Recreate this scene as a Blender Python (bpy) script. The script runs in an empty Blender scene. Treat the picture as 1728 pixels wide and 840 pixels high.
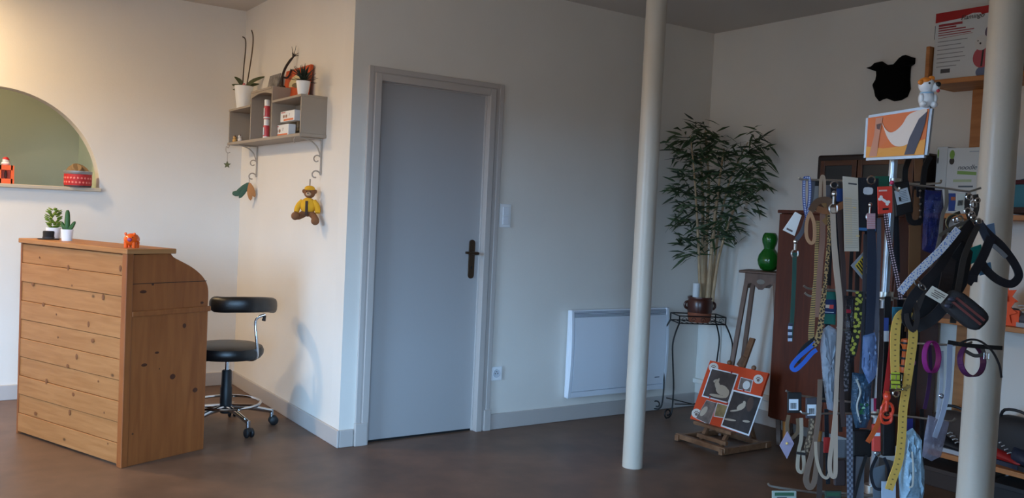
import bpy, math, random
from mathutils import Vector as V, Matrix
random.seed(11)
sc = bpy.context.scene
col = sc.collection
# ------------------------------------------------------------------ camera, world, light, exposure
CAM = V((0, 0, 1.34)); F = 1481.0
RT = V((0.82362655, -0.56519541, 0.0468344)); UPV = V((-0.01648387, 0.05868897, 0.99814021)); FW = V((0.56689293, 0.82286679, -0.03902119))
cd = bpy.data.cameras.new('camera'); cam = bpy.data.objects.new('camera', cd); col.objects.link(cam)
cd.sensor_width = 36; cd.lens = F / 1728 * 36; cd.clip_start = .05
cam.matrix_world = Matrix(((RT.x, UPV.x, -FW.x, CAM.x), (RT.y, UPV.y, -FW.y, CAM.y), (RT.z, UPV.z, -FW.z, CAM.z), (0, 0, 0, 1)))
sc.camera = cam
w = bpy.data.worlds.new('world'); sc.world = w; w.use_nodes = True
wn, wl = w.node_tree.nodes, w.node_tree.links; bg = wn['Background']; bg.inputs[1].default_value = 31
wt = wn.new('ShaderNodeTexCoord'); wx = wn.new('ShaderNodeSeparateXYZ'); wr = wn.new('ShaderNodeValToRGB')   # overcast sky above a dull street
wr.color_ramp.elements[0].position = .0; wr.color_ramp.elements[0].color = (.10, .09, .08, 1); wr.color_ramp.elements[1].position = .03; wr.color_ramp.elements[1].color = (.35, .63, 1.0, 1)
wl.new(wt.outputs['Generated'], wx.inputs[0]); wl.new(wx.outputs['Z'], wr.inputs['Fac']); wl.new(wr.outputs['Color'], bg.inputs[0])
sc.view_settings.view_transform = 'Standard'; sc.view_settings.look = 'None'; sc.view_settings.gamma = 1
sc.view_settings.use_curve_mapping = False
sc.view_settings.exposure = 0.0

def light(name, kind, loc, energy, color, size=1, sy=None, target=None, spread=None):
    l = bpy.data.lights.new(name, kind); l.energy = energy; l.color = color
    if kind == 'AREA':
        l.shape = 'RECTANGLE'; l.size = size; l.size_y = sy or size
        if spread: l.spread = spread
    elif kind != 'SUN': l.shadow_soft_size = size
    o = bpy.data.objects.new(name, l); col.objects.link(o); o.location = loc
    if target is not None: o.rotation_euler = (V(target) - V(loc)).to_track_quat('-Z', 'Y').to_euler()
    return o
# daylight through the shop window behind the camera, the ceiling lamps, and an added back room bulb
for nm, loc, sx, sy, tg_ in (('side_window_portal', (-2.66, 2.7, 1.35), 1.6, 1.7, (0, 2.7, 1.35)), ('front_window_portal', (-.95, -1.56, 1.35), 2.7, 1.7, (-.95, 0, 1.35))):
    light(nm, 'AREA', loc, 1, (1, 1, 1), sx, sy, tg_).data.cycles.is_portal = True
for nm, loc, e in (('ceiling_lamp_light', (-.25, 5.9, 2.655), 41), ('ceiling_lamp_light', (-.7, 4.3, 2.655), 32)):
    l_ = light(nm, 'AREA', loc, e, (1.0, .72, .40), .24, .24, (loc[0], loc[1], 0)); l_.data.shape = 'DISK'
light('back_room_fill', 'POINT', (-0.3, 6.9, 2.42), 14, (1.0, .88, .66), .06)  # added to brighten the room beyond the opening

# ------------------------------------------------------------------ helpers
def at(x, y, d): return CAM + (RT * ((x - 864) / F) - UPV * ((y - 420) / F) + FW) * d
def onp(x, y, ax, val):
    d = RT * ((x - 864) / F) - UPV * ((y - 420) / F) + FW
    return CAM + d * ((val - CAM[ax]) / d[ax])
def lin(c): return tuple(((v / 255) / 12.92 if v / 255 <= .04045 else ((v / 255 + .055) / 1.055) ** 2.4) for v in c)
MATS = {}
def nodes(m): m.use_nodes = True; return m.node_tree.nodes, m.node_tree.links, m.node_tree.nodes['Principled BSDF']
def mat(name, c, rough=.6, metal=0, var=0, vscale=8, bump=0, bscale=60, spec=.5, coat=0, emit=0):
    if name in MATS: return MATS[name]
    m = bpy.data.materials.new(name); n, l, p = nodes(m)
    rgb = lin(c); p.inputs['Base Color'].default_value = (*rgb, 1); p.inputs['Roughness'].default_value = rough
    p.inputs['Metallic'].default_value = metal; p.inputs['Specular IOR Level'].default_value = spec; p.inputs['Coat Weight'].default_value = coat
    if emit: p.inputs['Emission Color'].default_value = (*rgb, 1); p.inputs['Emission Strength'].default_value = emit
    tc = n.new('ShaderNodeTexCoord')
    if var:
        t = n.new('ShaderNodeTexNoise'); t.inputs['Scale'].default_value = vscale; t.inputs['Detail'].default_value = 5
        r = n.new('ShaderNodeValToRGB'); r.color_ramp.elements[0].position = .3; r.color_ramp.elements[1].position = .7
        r.color_ramp.elements[0].color = (*[v * (1 - var) for v in rgb], 1); r.color_ramp.elements[1].color = (*[min(1, v * (1 + var)) for v in rgb], 1)
        l.new(tc.outputs['Object'], t.inputs['Vector']); l.new(t.outputs['Fac'], r.inputs['Fac']); l.new(r.outputs['Color'], p.inputs['Base Color'])
    if bump:
        t = n.new('ShaderNodeTexNoise'); t.inputs['Scale'].default_value = bscale; t.inputs['Detail'].default_value = 4
        b = n.new('ShaderNodeBump'); b.inputs['Strength'].default_value = bump; b.inputs['Distance'].default_value = .004
        l.new(tc.outputs['Object'], t.inputs['Vector']); l.new(t.outputs['Fac'], b.inputs['Height']); l.new(b.outputs['Normal'], p.inputs['Normal'])
    MATS[name] = m; return m
def wood(name, c1, c2, stretch=(1, 1, 8), scale=5, rough=.5, knots=0, coat=0):
    if name in MATS: return MATS[name]
    m = bpy.data.materials.new(name); n, l, p = nodes(m); p.inputs['Roughness'].default_value = rough; p.inputs['Coat Weight'].default_value = coat
    tc = n.new('ShaderNodeTexCoord'); mp = n.new('ShaderNodeMapping'); mp.inputs['Scale'].default_value = stretch
    geo = n.new('ShaderNodeObjectInfo'); ad = n.new('ShaderNodeVectorMath'); ad.operation = 'ADD'
    mu = n.new('ShaderNodeVectorMath'); mu.operation = 'SCALE'; mu.inputs[3].default_value = 31
    cb = n.new('ShaderNodeCombineXYZ')
    for i in range(3): l.new(geo.outputs['Random'], cb.inputs[i])
    l.new(cb.outputs[0], mu.inputs[0]); l.new(tc.outputs['Object'], mp.inputs['Vector']); l.new(mp.outputs[0], ad.inputs[0]); l.new(mu.outputs[0], ad.inputs[1])
    t = n.new('ShaderNodeTexNoise'); t.inputs['Scale'].default_value = scale; t.inputs['Detail'].default_value = 8; t.inputs['Distortion'].default_value = .6
    r = n.new('ShaderNodeValToRGB'); r.color_ramp.elements[0].position = .32; r.color_ramp.elements[1].position = .68
    r.color_ramp.elements[0].color = (*lin(c1), 1); r.color_ramp.elements[1].color = (*lin(c2), 1)
    l.new(ad.outputs[0], t.inputs['Vector']); l.new(t.outputs['Fac'], r.inputs['Fac'])
    out = r.outputs['Color']
    if knots:
        vo = n.new('ShaderNodeTexVoronoi'); vo.inputs['Scale'].default_value = knots; vo.inputs['Randomness'].default_value = 1
        kr = n.new('ShaderNodeValToRGB'); kr.color_ramp.elements[0].position = .03; kr.color_ramp.elements[1].position = .085
        kr.color_ramp.elements[0].color = (1, 1, 1, 1); kr.color_ramp.elements[1].color = (0, 0, 0, 1)
        a2 = n.new('ShaderNodeVectorMath'); a2.operation = 'ADD'
        m2 = n.new('ShaderNodeMapping'); m2.inputs['Scale'].default_value = tuple(1 if s < 3 else 1.6 for s in stretch)
        l.new(tc.outputs['Object'], m2.inputs['Vector']); l.new(m2.outputs[0], a2.inputs[0]); l.new(mu.outputs[0], a2.inputs[1])
        l.new(a2.outputs[0], vo.inputs['Vector']); l.new(vo.outputs['Distance'], kr.inputs['Fac'])
        mx = n.new('ShaderNodeMixRGB'); mx.inputs[2].default_value = (*[v * .35 for v in lin(c1)], 1)
        l.new(kr.outputs['Color'], mx.inputs[0]); l.new(out, mx.inputs[1]); out = mx.outputs[0]
    l.new(out, p.inputs['Base Color'])
    b = n.new('ShaderNodeBump'); b.inputs['Strength'].default_value = .12; b.inputs['Distance'].default_value = .002
    l.new(t.outputs['Fac'], b.inputs['Height']); l.new(b.outputs['Normal'], p.inputs['Normal'])
    MATS[name] = m; return m
def pattern(name, c1, c2, kind='dots', n_u=60, n_v=2, thr=.35, rough=.6):
    """strap pattern laid out in the strap's own length/width coordinates"""
    if name in MATS: return MATS[name]
    m = bpy.data.materials.new(name); n, l, p = nodes(m); p.inputs['Roughness'].default_value = rough
    uv = n.new('ShaderNodeUVMap'); mp = n.new('ShaderNodeMapping'); mp.inputs['Scale'].default_value = (n_u, n_v, 1); mp.inputs['Location'].default_value = (.5, .5, 0) if kind == 'dots' else (0, 0, 0); l.new(uv.outputs[0], mp.inputs['Vector'])
    mx = n.new('ShaderNodeMixRGB'); mx.inputs[1].default_value = (*lin(c1), 1); mx.inputs[2].default_value = (*lin(c2), 1)
    if kind in ('dots', 'spots'):
        t = n.new('ShaderNodeTexVoronoi'); t.voronoi_dimensions = '2D'; t.inputs['Scale'].default_value = 1; t.inputs['Randomness'].default_value = 0 if kind == 'dots' else .9
        lt = n.new('ShaderNodeMath'); lt.operation = 'LESS_THAN'; lt.inputs[1].default_value = thr; l.new(mp.outputs[0], t.inputs['Vector']); l.new(t.outputs['Distance'], lt.inputs[0]); l.new(lt.outputs[0], mx.inputs[0])
    elif kind == 'check':
        t = n.new('ShaderNodeTexChecker'); t.inputs['Scale'].default_value = 1; l.new(mp.outputs[0], t.inputs['Vector']); l.new(t.outputs['Fac'], mx.inputs[0])
    else:
        t = n.new('ShaderNodeTexWave'); t.inputs['Scale'].default_value = 1 / 6.283 * 3.1416; t.inputs['Distortion'].default_value = .5; gt = n.new('ShaderNodeMath'); gt.operation = 'GREATER_THAN'; gt.inputs[1].default_value = thr
        l.new(mp.outputs[0], t.inputs['Vector']); l.new(t.outputs['Fac'], gt.inputs[0]); l.new(gt.outputs[0], mx.inputs[0])
    l.new(mx.outputs[0], p.inputs['Base Color']); MATS[name] = m; return m
def clear(name, c=(235, 240, 245), a=.35, rough=.12):
    if name in MATS: return MATS[name]
    m = bpy.data.materials.new(name); n, l, p = nodes(m); p.inputs['Base Color'].default_value = (*lin(c), 1); p.inputs['Roughness'].default_value = rough
    p.inputs['Alpha'].default_value = a; tc = n.new('ShaderNodeTexCoord'); t = n.new('ShaderNodeTexNoise'); t.inputs['Scale'].default_value = 55; t.inputs['Detail'].default_value = 3; b = n.new('ShaderNodeBump'); b.inputs['Strength'].default_value = .9; b.inputs['Distance'].default_value = .01
    l.new(tc.outputs['Object'], t.inputs['Vector']); l.new(t.outputs['Fac'], b.inputs['Height']); l.new(b.outputs['Normal'], p.inputs['Normal'])
    MATS[name] = m; return m

class MB:
    def __init__(s): s.v = []; s.f = []; s.uv = {}
    def add(s, vs, fs):
        o = len(s.v); s.v += [V(p) for p in vs]; s.f += [tuple(i + o for i in f) for f in fs]; return s
    def bb(s, x0, x1, y0, y1, z0, z1):
        return s.add([(x0, y0, z0), (x1, y0, z0), (x1, y1, z0), (x0, y1, z0), (x0, y0, z1), (x1, y0, z1), (x1, y1, z1), (x0, y1, z1)],
                     [(3, 2, 1, 0), (4, 5, 6, 7), (0, 1, 5, 4), (1, 2, 6, 5), (2, 3, 7, 6), (3, 0, 4, 7)])
    def box(s, c, ex, ey, ez):
        """centre and three half-extent vectors"""
        c, ex, ey, ez = V(c), V(ex), V(ey), V(ez)
        return s.add([c - ex - ey - ez, c + ex - ey - ez, c + ex + ey - ez, c - ex + ey - ez, c - ex - ey + ez, c + ex - ey + ez, c + ex + ey + ez, c - ex + ey + ez],
                     [(3, 2, 1, 0), (4, 5, 6, 7), (0, 1, 5, 4), (1, 2, 6, 5), (2, 3, 7, 6), (3, 0, 4, 7)])
    def bar(s, a, b, w, h, up=(0, 0, 1)):
        a, b = V(a), V(b); t = (b - a); L = t.length; t.normalize(); sd = t.cross(V(up)); 
        if sd.length < 1e-4: sd = t.cross(V((1, 0, 0)))
        sd.normalize(); u = sd.cross(t)
        return s.box((a + b) / 2, t * (L / 2), sd * (w / 2), u * (h / 2))
    def tube(s, pts, r, n=8, closed=False):
        pts = [V(p) for p in pts]; N = len(pts); rs = r if isinstance(r, (list, tuple)) else [r] * N
        prev = None; rings = []
        for i, p in enumerate(pts):
            a = pts[i - 1] if (i > 0 or closed) else p; b = pts[(i + 1) % N] if (i < N - 1 or closed) else p
            t = (b - a).normalized()
            if prev is None:
                q = V((0, 0, 1)) if abs(t.z) < .9 else V((1, 0, 0)); prev = t.cross(q).normalized()
            prev = (prev - t * prev.dot(t)).normalized(); bi = t.cross(prev)
            rings.append([p + (prev * math.cos(k * 2 * math.pi / n) + bi * math.sin(k * 2 * math.pi / n)) * rs[i] for k in range(n)])
        vs = [q for R in rings for q in R]; fs = []
        for i in range(N if closed else N - 1):
            j = (i + 1) % N
            for k in range(n): fs.append((i * n + k, i * n + (k + 1) % n, j * n + (k + 1) % n, j * n + k))
        if not closed: fs.append(tuple(range(n - 1, -1, -1))); fs.append(tuple((N - 1) * n + k for k in range(n)))
        return s.add(vs, fs)
    def lathe(s, prof, o=(0, 0, 0), n=24, ax=(0, 0, 1)):
        q = V((0, 0, 1)).rotation_difference(V(ax)); o = V(o); vs = []; fs = []; m = len(prof)
        for r, z in prof:
            for k in range(n):
                a = k * 2 * math.pi / n; vs.append(o + q @ V((max(r, 1e-4) * math.cos(a), max(r, 1e-4) * math.sin(a), z)))
        for i in range(m - 1):
            for k in range(n): fs.append((i * n + k, i * n + (k + 1) % n, (i + 1) * n + (k + 1) % n, (i + 1) * n + k))
        fs.append(tuple(range(n - 1, -1, -1))); fs.append(tuple((m - 1) * n + k for k in range(n)))
        return s.add(vs, fs)
    def ell(s, c, ex, ey, ez, n=16, m=10, pw=1):
        """ellipsoid with three half-axis vectors"""
        c, ex, ey, ez = V(c), V(ex), V(ey), V(ez); vs = []; fs = []
        for i in range(m + 1):
            th = math.pi * i / m; zz = -math.cos(th); rr = max(math.sin(th), 1e-3)
            if pw != 1: zz = math.copysign(abs(zz) ** pw, zz); rr = rr ** pw
            for k in range(n):
                a = 2 * math.pi * k / n; x, y = math.cos(a), math.sin(a)
                if pw != 1: x = math.copysign(abs(x) ** pw, x); y = math.copysign(abs(y) ** pw, y)
                vs.append(c + ex * (rr * x) + ey * (rr * y) + ez * zz)
        for i in range(m):
            for k in range(n): fs.append((i * n + k, i * n + (k + 1) % n, (i + 1) * n + (k + 1) % n, (i + 1) * n + k))
        return s.add(vs, fs)
    def sph(s, c, r, n=14, m=9): return s.ell(c, (r, 0, 0), (0, r, 0), (0, 0, r), n, m)
    def prism(s, poly, vec):
        poly = [V(p) for p in poly]; vec = V(vec); n = len(poly)
        fs = [tuple(range(n - 1, -1, -1)), tuple(range(n, 2 * n))] + [(i, (i + 1) % n, n + (i + 1) % n, n + i) for i in range(n)]
        return s.add(poly + [p + vec for p in poly], fs)
    def rib(s, pts, w, t, nrm):
        """flat strap along pts, width w (or list), thickness t, face normal nrm (or list); UV = length, width"""
        pts = [V(p) for p in pts]; N = len(pts); ws = w if isinstance(w, (list, tuple)) else [w] * N
        ns = nrm if isinstance(nrm, list) else [V(nrm)] * N; vs = []; fs = []; Ls = [0]
        for i in range(1, N): Ls.append(Ls[-1] + (pts[i] - pts[i - 1]).length)
        for i, p in enumerate(pts):
            T = (pts[min(i + 1, N - 1)] - pts[max(i - 1, 0)]).normalized(); n_ = ns[i]; sd = T.cross(n_)
            if sd.length < 1e-5: sd = V((1, 0, 0))
            sd.normalize(); nn = sd.cross(T).normalized()
            for a, b in ((-1, 1), (1, 1), (1, -1), (-1, -1)): vs.append(p + sd * (a * ws[i] / 2) + nn * (b * t / 2))
        o = len(s.f)
        for i in range(N - 1):
            for k in range(4):
                fs.append((i * 4 + k, i * 4 + (k + 1) % 4, i * 4 + 4 + (k + 1) % 4, i * 4 + 4 + k))
                v0, v1 = ((0, 1), (1, 1), (1, 0), (0, 0))[k]
                s.uv[o + len(fs) - 1] = ((Ls[i], v0), (Ls[i], v1), (Ls[i + 1], v1), (Ls[i + 1], v0))
        fs.append((3, 2, 1, 0)); e = (N - 1) * 4; fs.append((e, e + 1, e + 2, e + 3))
        return s.add(vs, fs)
    def card(s, q, t, n=None):
        """plate from 4 corners (front face), thickness t backwards"""
        q = [V(p) for p in q]; nn = (q[1] - q[0]).cross(q[3] - q[0]).normalized()
        if nn.dot(CAM - q[0]) < 0: nn = -nn
        return s.prism(q, -nn * t)
    def build(s, name, m, parent=None, smooth=False, bevel=0, base=None):
        me = bpy.data.meshes.new(name); 
        if parent is None:
            o0 = V(base) if base is not None else V(((min(p.x for p in s.v) + max(p.x for p in s.v)) / 2, (min(p.y for p in s.v) + max(p.y for p in s.v)) / 2, min(p.z for p in s.v)))
        else: o0 = WL[parent]
        me.from_pydata([p - o0 for p in s.v], [], s.f)
        if s.uv:
            u = me.uv_layers.new(name='UVMap')
            for i, po in enumerate(me.polygons):
                if i in s.uv:
                    for k, li in enumerate(po.loop_indices): u.data[li].uv = s.uv[i][k]
        import bmesh
        bm = bmesh.new(); bm.from_mesh(me); bmesh.ops.recalc_face_normals(bm, faces=bm.faces); bm.to_mesh(me); bm.free()
        me.materials.append(m)
        if smooth:
            me.polygons.foreach_set('use_smooth', [True] * len(me.polygons))
            try: me.set_sharp_from_angle(angle=math.radians(42))
            except Exception: pass
        o = bpy.data.objects.new(name, me); col.objects.link(o); WL[o] = o0
        if parent is None: o.location = o0
        else: o.parent = parent
        if bevel:
            b = o.modifiers.new('bevel', 'BEVEL'); b.width = bevel; b.segments = 2; b.limit_method = 'ANGLE'
        return o
WL = {}
def thing(name, label, cat, loc, group=None):
    o = bpy.data.objects.new(name, None); col.objects.link(o); o.location = loc; WL[o] = V(loc); o.empty_display_size = .1
    return tag(o, label, cat, group)
def tag(o, label, cat, group=None):
    o['label'] = label; o['category'] = cat
    if group: o['group'] = group
    return o
def struct(o, label=None):
    o['kind'] = 'structure'
    if label: o['label'] = label
    return o
def text(s_, name, size, origin, ux, uy, m, parent, depth=.0006, align='CENTER', shear=0):
    cu = bpy.data.curves.new(name, 'FONT'); cu.body = s_; cu.size = size; cu.align_x = align; cu.align_y = 'CENTER'; cu.extrude = depth / size * size; cu.shear = shear
    ob = bpy.data.objects.new(name, cu); col.objects.link(ob); dg = bpy.context.evaluated_depsgraph_get(); dg.update()
    me = bpy.data.meshes.new_from_object(ob.evaluated_get(dg)); bpy.data.objects.remove(ob); 
    ux = V(ux).normalized(); uy = V(uy).normalized(); uz = ux.cross(uy).normalized(); o0 = WL[parent]; og = V(origin)
    for v in me.vertices: v.co = og + ux * v.co.x + uy * v.co.y + uz * v.co.z - o0
    me.materials.clear(); me.materials.append(m); o = bpy.data.objects.new(name, me); col.objects.link(o); o.parent = parent; WL[o] = o0
    return o
def lerp(a, b, t): return V(a) * (1 - t) + V(b) * t
def smooth_path(pts, k=6):
    pts = [V(p) for p in pts]; out = []
    for i in range(len(pts) - 1):
        p0 = pts[max(i - 1, 0)]; p1 = pts[i]; p2 = pts[i + 1]; p3 = pts[min(i + 2, len(pts) - 1)]
        for j in range(k):
            t = j / k; out.append(.5 * ((2 * p1) + (p2 - p0) * t + (2 * p0 - 5 * p1 + 4 * p2 - p3) * t * t + (3 * p1 - p0 - 3 * p2 + p3) * t ** 3))
    out.append(pts[-1]); return out
X_, Y_, Z_ = V((1, 0, 0)), V((0, 1, 0)), V((0, 0, 1))
RH = V((RT.x, RT.y, 0)).normalized(); FH = V((FW.x, FW.y, 0)).normalized()   # level right / level away

# ------------------------------------------------------------------ materials of the place
WALL = mat('cream_paint', (225, 219, 210), .75, var=.03, vscale=2, bump=.12, bscale=120)
CEIL = mat('ceiling_paint', (205, 198, 190), .85, bump=.08, bscale=90)
TRIM = mat('grey_trim_paint', (184, 177, 172), .45, bump=.05, bscale=40)
DOORP = mat('grey_door_paint', (170, 168, 168), .5, bump=.05, bscale=50)
GREEN = mat('olive_wall_paint', (186, 184, 156), .8, bump=.1, bscale=100)
FLOOR = mat('brown_vinyl', (106, 82, 66), .42, var=.22, vscale=5, bump=.04, bscale=30, spec=.35)
WHITE = mat('white_plastic', (232, 234, 236), .35); BLACK = mat('black_plastic', (18, 18, 20), .5); DARK = mat('dark_gap', (10, 10, 11), .8)
CHROME = mat('chrome', (205, 208, 212), .14, 1); STEEL = mat('dull_steel', (150, 148, 145), .35, 1); IRON = mat('black_iron', (26, 24, 24), .5, .3)
BRONZE = mat('aged_bronze', (78, 62, 48), .4, .6); LEATH = mat('black_leather', (24, 23, 23), .38, bump=.15, bscale=180)
CREAMIRON = mat('cream_iron', (168, 156, 142), .5); CERAM = mat('white_ceramic', (236, 238, 240), .3)
PINE = wood('pine_planks', (154, 100, 54), (172, 118, 70), (1.2, 1.2, 14), 3.0, .5, knots=4.5)
PINEV = wood('pine_upright', (132, 72, 34), (152, 88, 44), (9, 9, 1), 2.6, .42)
MAHOG = wood('mahogany_veneer', (84, 38, 22), (102, 48, 28), (1, 14, 1.2), 3, .38); HONEY = wood('honey_wood', (170, 100, 40), (196, 124, 58), (8, 8, 1), 3, .45)
SHELFW = wood('shelf_pine', (164, 100, 50), (192, 126, 70), (8, 1, 8), 3, .5); DWOOD = wood('dark_brown_wood', (30, 18, 15), (42, 26, 20), (6, 1, 6), 3, .4)
EASELW = wood('easel_beech', (120, 84, 58), (146, 106, 76), (5, 5, 5), 4, .5); STOOLW = wood('walnut_stand', (98, 72, 58), (122, 92, 74), (5, 5, 1), 4, .5)

# ------------------------------------------------------------------ the setting
XB, YC, XD, YA, HC = 1.992, 4.507, 4.80, 6.42, 2.72
XL, YF = -2.6, -1.5
struct(MB().bb(XL - .2, XD + .2, YF - .2, 8.0, -.1, 0).build('floor', FLOOR))
struct(MB().bb(XL - .2, XD + .2, YF - .2, 8.0, HC, HC + .1).build('ceiling', CEIL))
# wall with the half-round opening
ax0, az0, ar = .44, 1.385, .61
wa = MB(); NA = 40; arch = [(ax0 + ar * math.cos(math.pi * i / NA), az0 + ar * math.sin(math.pi * i / NA)) for i in range(NA + 1)]
T = .14
def arch_wall(y):
    v = []; f = []
    for (x, z) in arch: v += [V((x, y, z)), V((x, y, HC))]
    for i in range(NA): f.append((2 * i, 2 * i + 1, 2 * i + 3, 2 * i + 2))
    n = len(v); v += [V((ax0 + ar, y, az0)), V((ax0 + ar, y, HC)), V((XB + .12, y, HC)), V((XB + .12, y, az0)), V((ax0 - ar, y, az0)), V((ax0 - ar, y, HC)), V((XL, y, HC)), V((XL, y, az0)), V((XL, y, 0)), V((XB + .12, y, 0))]
    f += [(n, n + 1, n + 2, n + 3), (n + 4, n + 5, n + 6, n + 7), (n + 7, n + 4, n, n + 3, n + 9, n + 8)]
    return v, f
v, f = arch_wall(YA); wa.add(v, f); v, f = arch_wall(YA + T); wa.add(v, f)
for i in range(NA): wa.add([(arch[i][0], YA, arch[i][1]), (arch[i + 1][0], YA, arch[i + 1][1]), (arch[i + 1][0], YA + T, arch[i + 1][1]), (arch[i][0], YA + T, arch[i][1])], [(0, 1, 2, 3)])
wa.add([(ax0 - ar, YA, az0), (ax0 + ar, YA, az0), (ax0 + ar, YA + T, az0), (ax0 - ar, YA + T, az0)], [(0, 1, 2, 3)])
WLEFT = struct(wa.build('wall_left', WALL))
struct(MB().bb(ax0 - ar - .02, ax0 + ar + .005, YA - .035, YA + T, az0 - .022, az0 + .002).build('trim_1', mat('sill_paint', (190, 178, 158), .6), bevel=.004), 'pale painted sill under the half-round wall opening')
# room beyond the opening
struct(MB().bb(XL, 1.14, 7.42, 7.5, 0, HC).build('wall_beyond', GREEN)); struct(MB().bb(1.06, 1.14, YA + T, 7.42, 0, HC).build('wall_beyond_side', mat('pale_green_paint', (196, 204, 178), .8)))
# projecting corner: return wall and door wall
struct(MB().bb(XB, XB + .12, YC + .12, YA, 0, HC).build('wall_return', WALL))
DX0, DX1, DZ = 2.135, 2.905, 2.075
wc = MB().bb(XB, DX0, YC, YC + .12, 0, HC).bb(DX1, XD + .1, YC, YC + .12, 0, HC).bb(DX0, DX1, YC, YC + .12, DZ, HC)
struct(wc.build('wall_back', WALL))
struct(MB().bb(XD, XD + .12, YF, YC, 0, HC).build('wall_right', WALL))
def window_wall(name, wname, ax, u0, u1, p0, p1, w0, w1, z0, z1, label):
    m = MB(); fr = MB()
    def bx(mb, a, b, c, d, e=p0, f_=p1): return mb.bb(e, f_, a, b, c, d) if ax == 0 else mb.bb(a, b, e, f_, c, d)
    bx(m, u0, w0, 0, HC); bx(m, w1, u1, 0, HC); bx(m, w0, w1, 0, z0); bx(m, w0, w1, z1, HC); struct(m.build(name, WALL))
    q0, q1 = p0 + .03, p0 + .07
    for u in (w0 + .03, (w0 + w1) / 2, w1 - .03): bx(fr, u - .03, u + .03, z0, z1, q0, q1)
    for z in (z0 + .03, z1 - .03): bx(fr, w0, w1, z - .03, z + .03, q0, q1)
    struct(fr.build(wname, mat('window_frame', (210, 212, 214), .5)), label)
window_wall('wall_side', 'window_1', 0, YF, 7.5, XL - .12, XL, 1.9, 3.5, .5, 2.2, 'wide shop window in the side wall left of the viewer')
window_wall('wall_front', 'window_2', 1, XL, XD, YF - .12, YF, -2.3, .4, .5, 2.2, 'window in the wall behind the viewer')
struct(MB().bb(.8, .92, YF, .2, 0, HC).build('wall_shade_partition', WALL))  # unseen partition, added to keep window light off the rack and right wall
# baseboards
BH, BT = .098, .014
def basebd(n, x0, x1, y0, y1): struct(MB().bb(x0, x1, y0, y1, 0, BH).build(n, TRIM, bevel=.004))
basebd('baseboard_left', XL, XB, YA - BT, YA); basebd('baseboard_return', XB - BT, XB, YC - BT, YA - BT)
basebd('baseboard_corner', XB, 2.075, YC - BT, YC); basebd('baseboard_back', 2.992, XD, YC - BT, YC); basebd('baseboard_right', XD - BT, XD, YF, YC - BT)
struct(MB().bb(XD - .03, XD, 3.5, YC, .17, .205).build('trim_2', WALL, bevel=.006), 'pipe casing painted like the wall, low on the right wall')
# door frame with stepped moulding
df = MB()
def frame_step(x0, x1, zt, y0, y1, wd):
    df.bb(x0, x0 + wd, y0, y1, 0, zt); df.bb(x1 - wd, x1, y0, y1, 0, zt); df.bb(x0 + wd, x1 - wd, y0, y1, zt - wd, zt)
frame_step(2.085, 2.985, 2.128, YC - .016, YC + .0, .03); frame_step(2.107, 2.963, 2.106, YC - .011, YC + .001, .03); frame_step(2.122, 2.925, 2.092, YC - .022, YC + .03, .04)
frame_step(2.135, 2.905, 2.075, YC + .02, YC + .1, .028)
DF = struct(df.build('trim_3', TRIM, bevel=.003), 'grey moulded frame around the door')
pl = MB().bb(2.08, 2.155, YC - .026, YC, 0, .13).bb(2.94, 2.99, YC - .026, YC, 0, .13); pl.build('plinth_block', TRIM, DF, bevel=.004)
dl = MB().bb(2.152, 2.888, YC + .03, YC + .07, .012, 2.056); DOOR = struct(dl.build('door_1', DOORP, bevel=.002), 'plain grey flush door in the projecting wall')
MB().bb(2.15, 2.89, YC + .035, YC + .1, 0, .012).build('threshold_gap', DARK, DOOR)
hp = onp(795, 437, 1, YC + .03); hx = hp.x
ph = MB(); prof = [(.021 * math.cos(a), .021 * math.sin(a) + .098) for a in [math.pi * i / 8 for i in range(9)]] + [(.021 * math.cos(a), .021 * math.sin(a) - .098) for a in [math.pi + math.pi * i / 8 for i in range(9)]]
ph.prism([(hx + a, YC + .03, hp.z + b) for a, b in prof], (0, -.008, 0)); HPL = ph.build('handle_plate', BRONZE, DOOR, bevel=.002)
zl = onp(795, 427, 1, YC).z
MB().tube([(hx, YC + .025, zl), (hx, YC - .03, zl)], .009).tube([(hx + .012, YC - .03, zl), (hx, YC - .032, zl), (hx - .04, YC - .032, zl + .002), (hx - .075, YC - .026, zl + .004)], [.009, .010, .009, .007]).build('lever', BRONZE, HPL, smooth=True)
MB().ell((hx, YC + .021, hp.z - .05), (.005, 0, 0), (0, .003, 0), (0, 0, .009)).build('keyhole', DARK, HPL)
# columns
CREAMG = mat('cream_gloss', (204, 197, 184), .34, bump=.35, bscale=26)
def column(x, y, r, label):
    pr = [(r, 0)] + [(r * (1 + .012 * math.sin(i * 2.7)), HC * i / 30) for i in range(1, 30)] + [(r, HC)]
    return tag(MB().lathe(pr, (x, y, 0), 28).build('iron_column', CREAMG, smooth=True), label, 'column', 'painted iron columns holding the ceiling')
column(3.273, 3.498, .0555, 'slim cream painted iron column standing before the radiator')
c2 = at(1682, 290, 2.91); column(c2.x, c2.y, .0560, 'cream painted iron column nearest the viewer, behind the leash rack')
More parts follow.
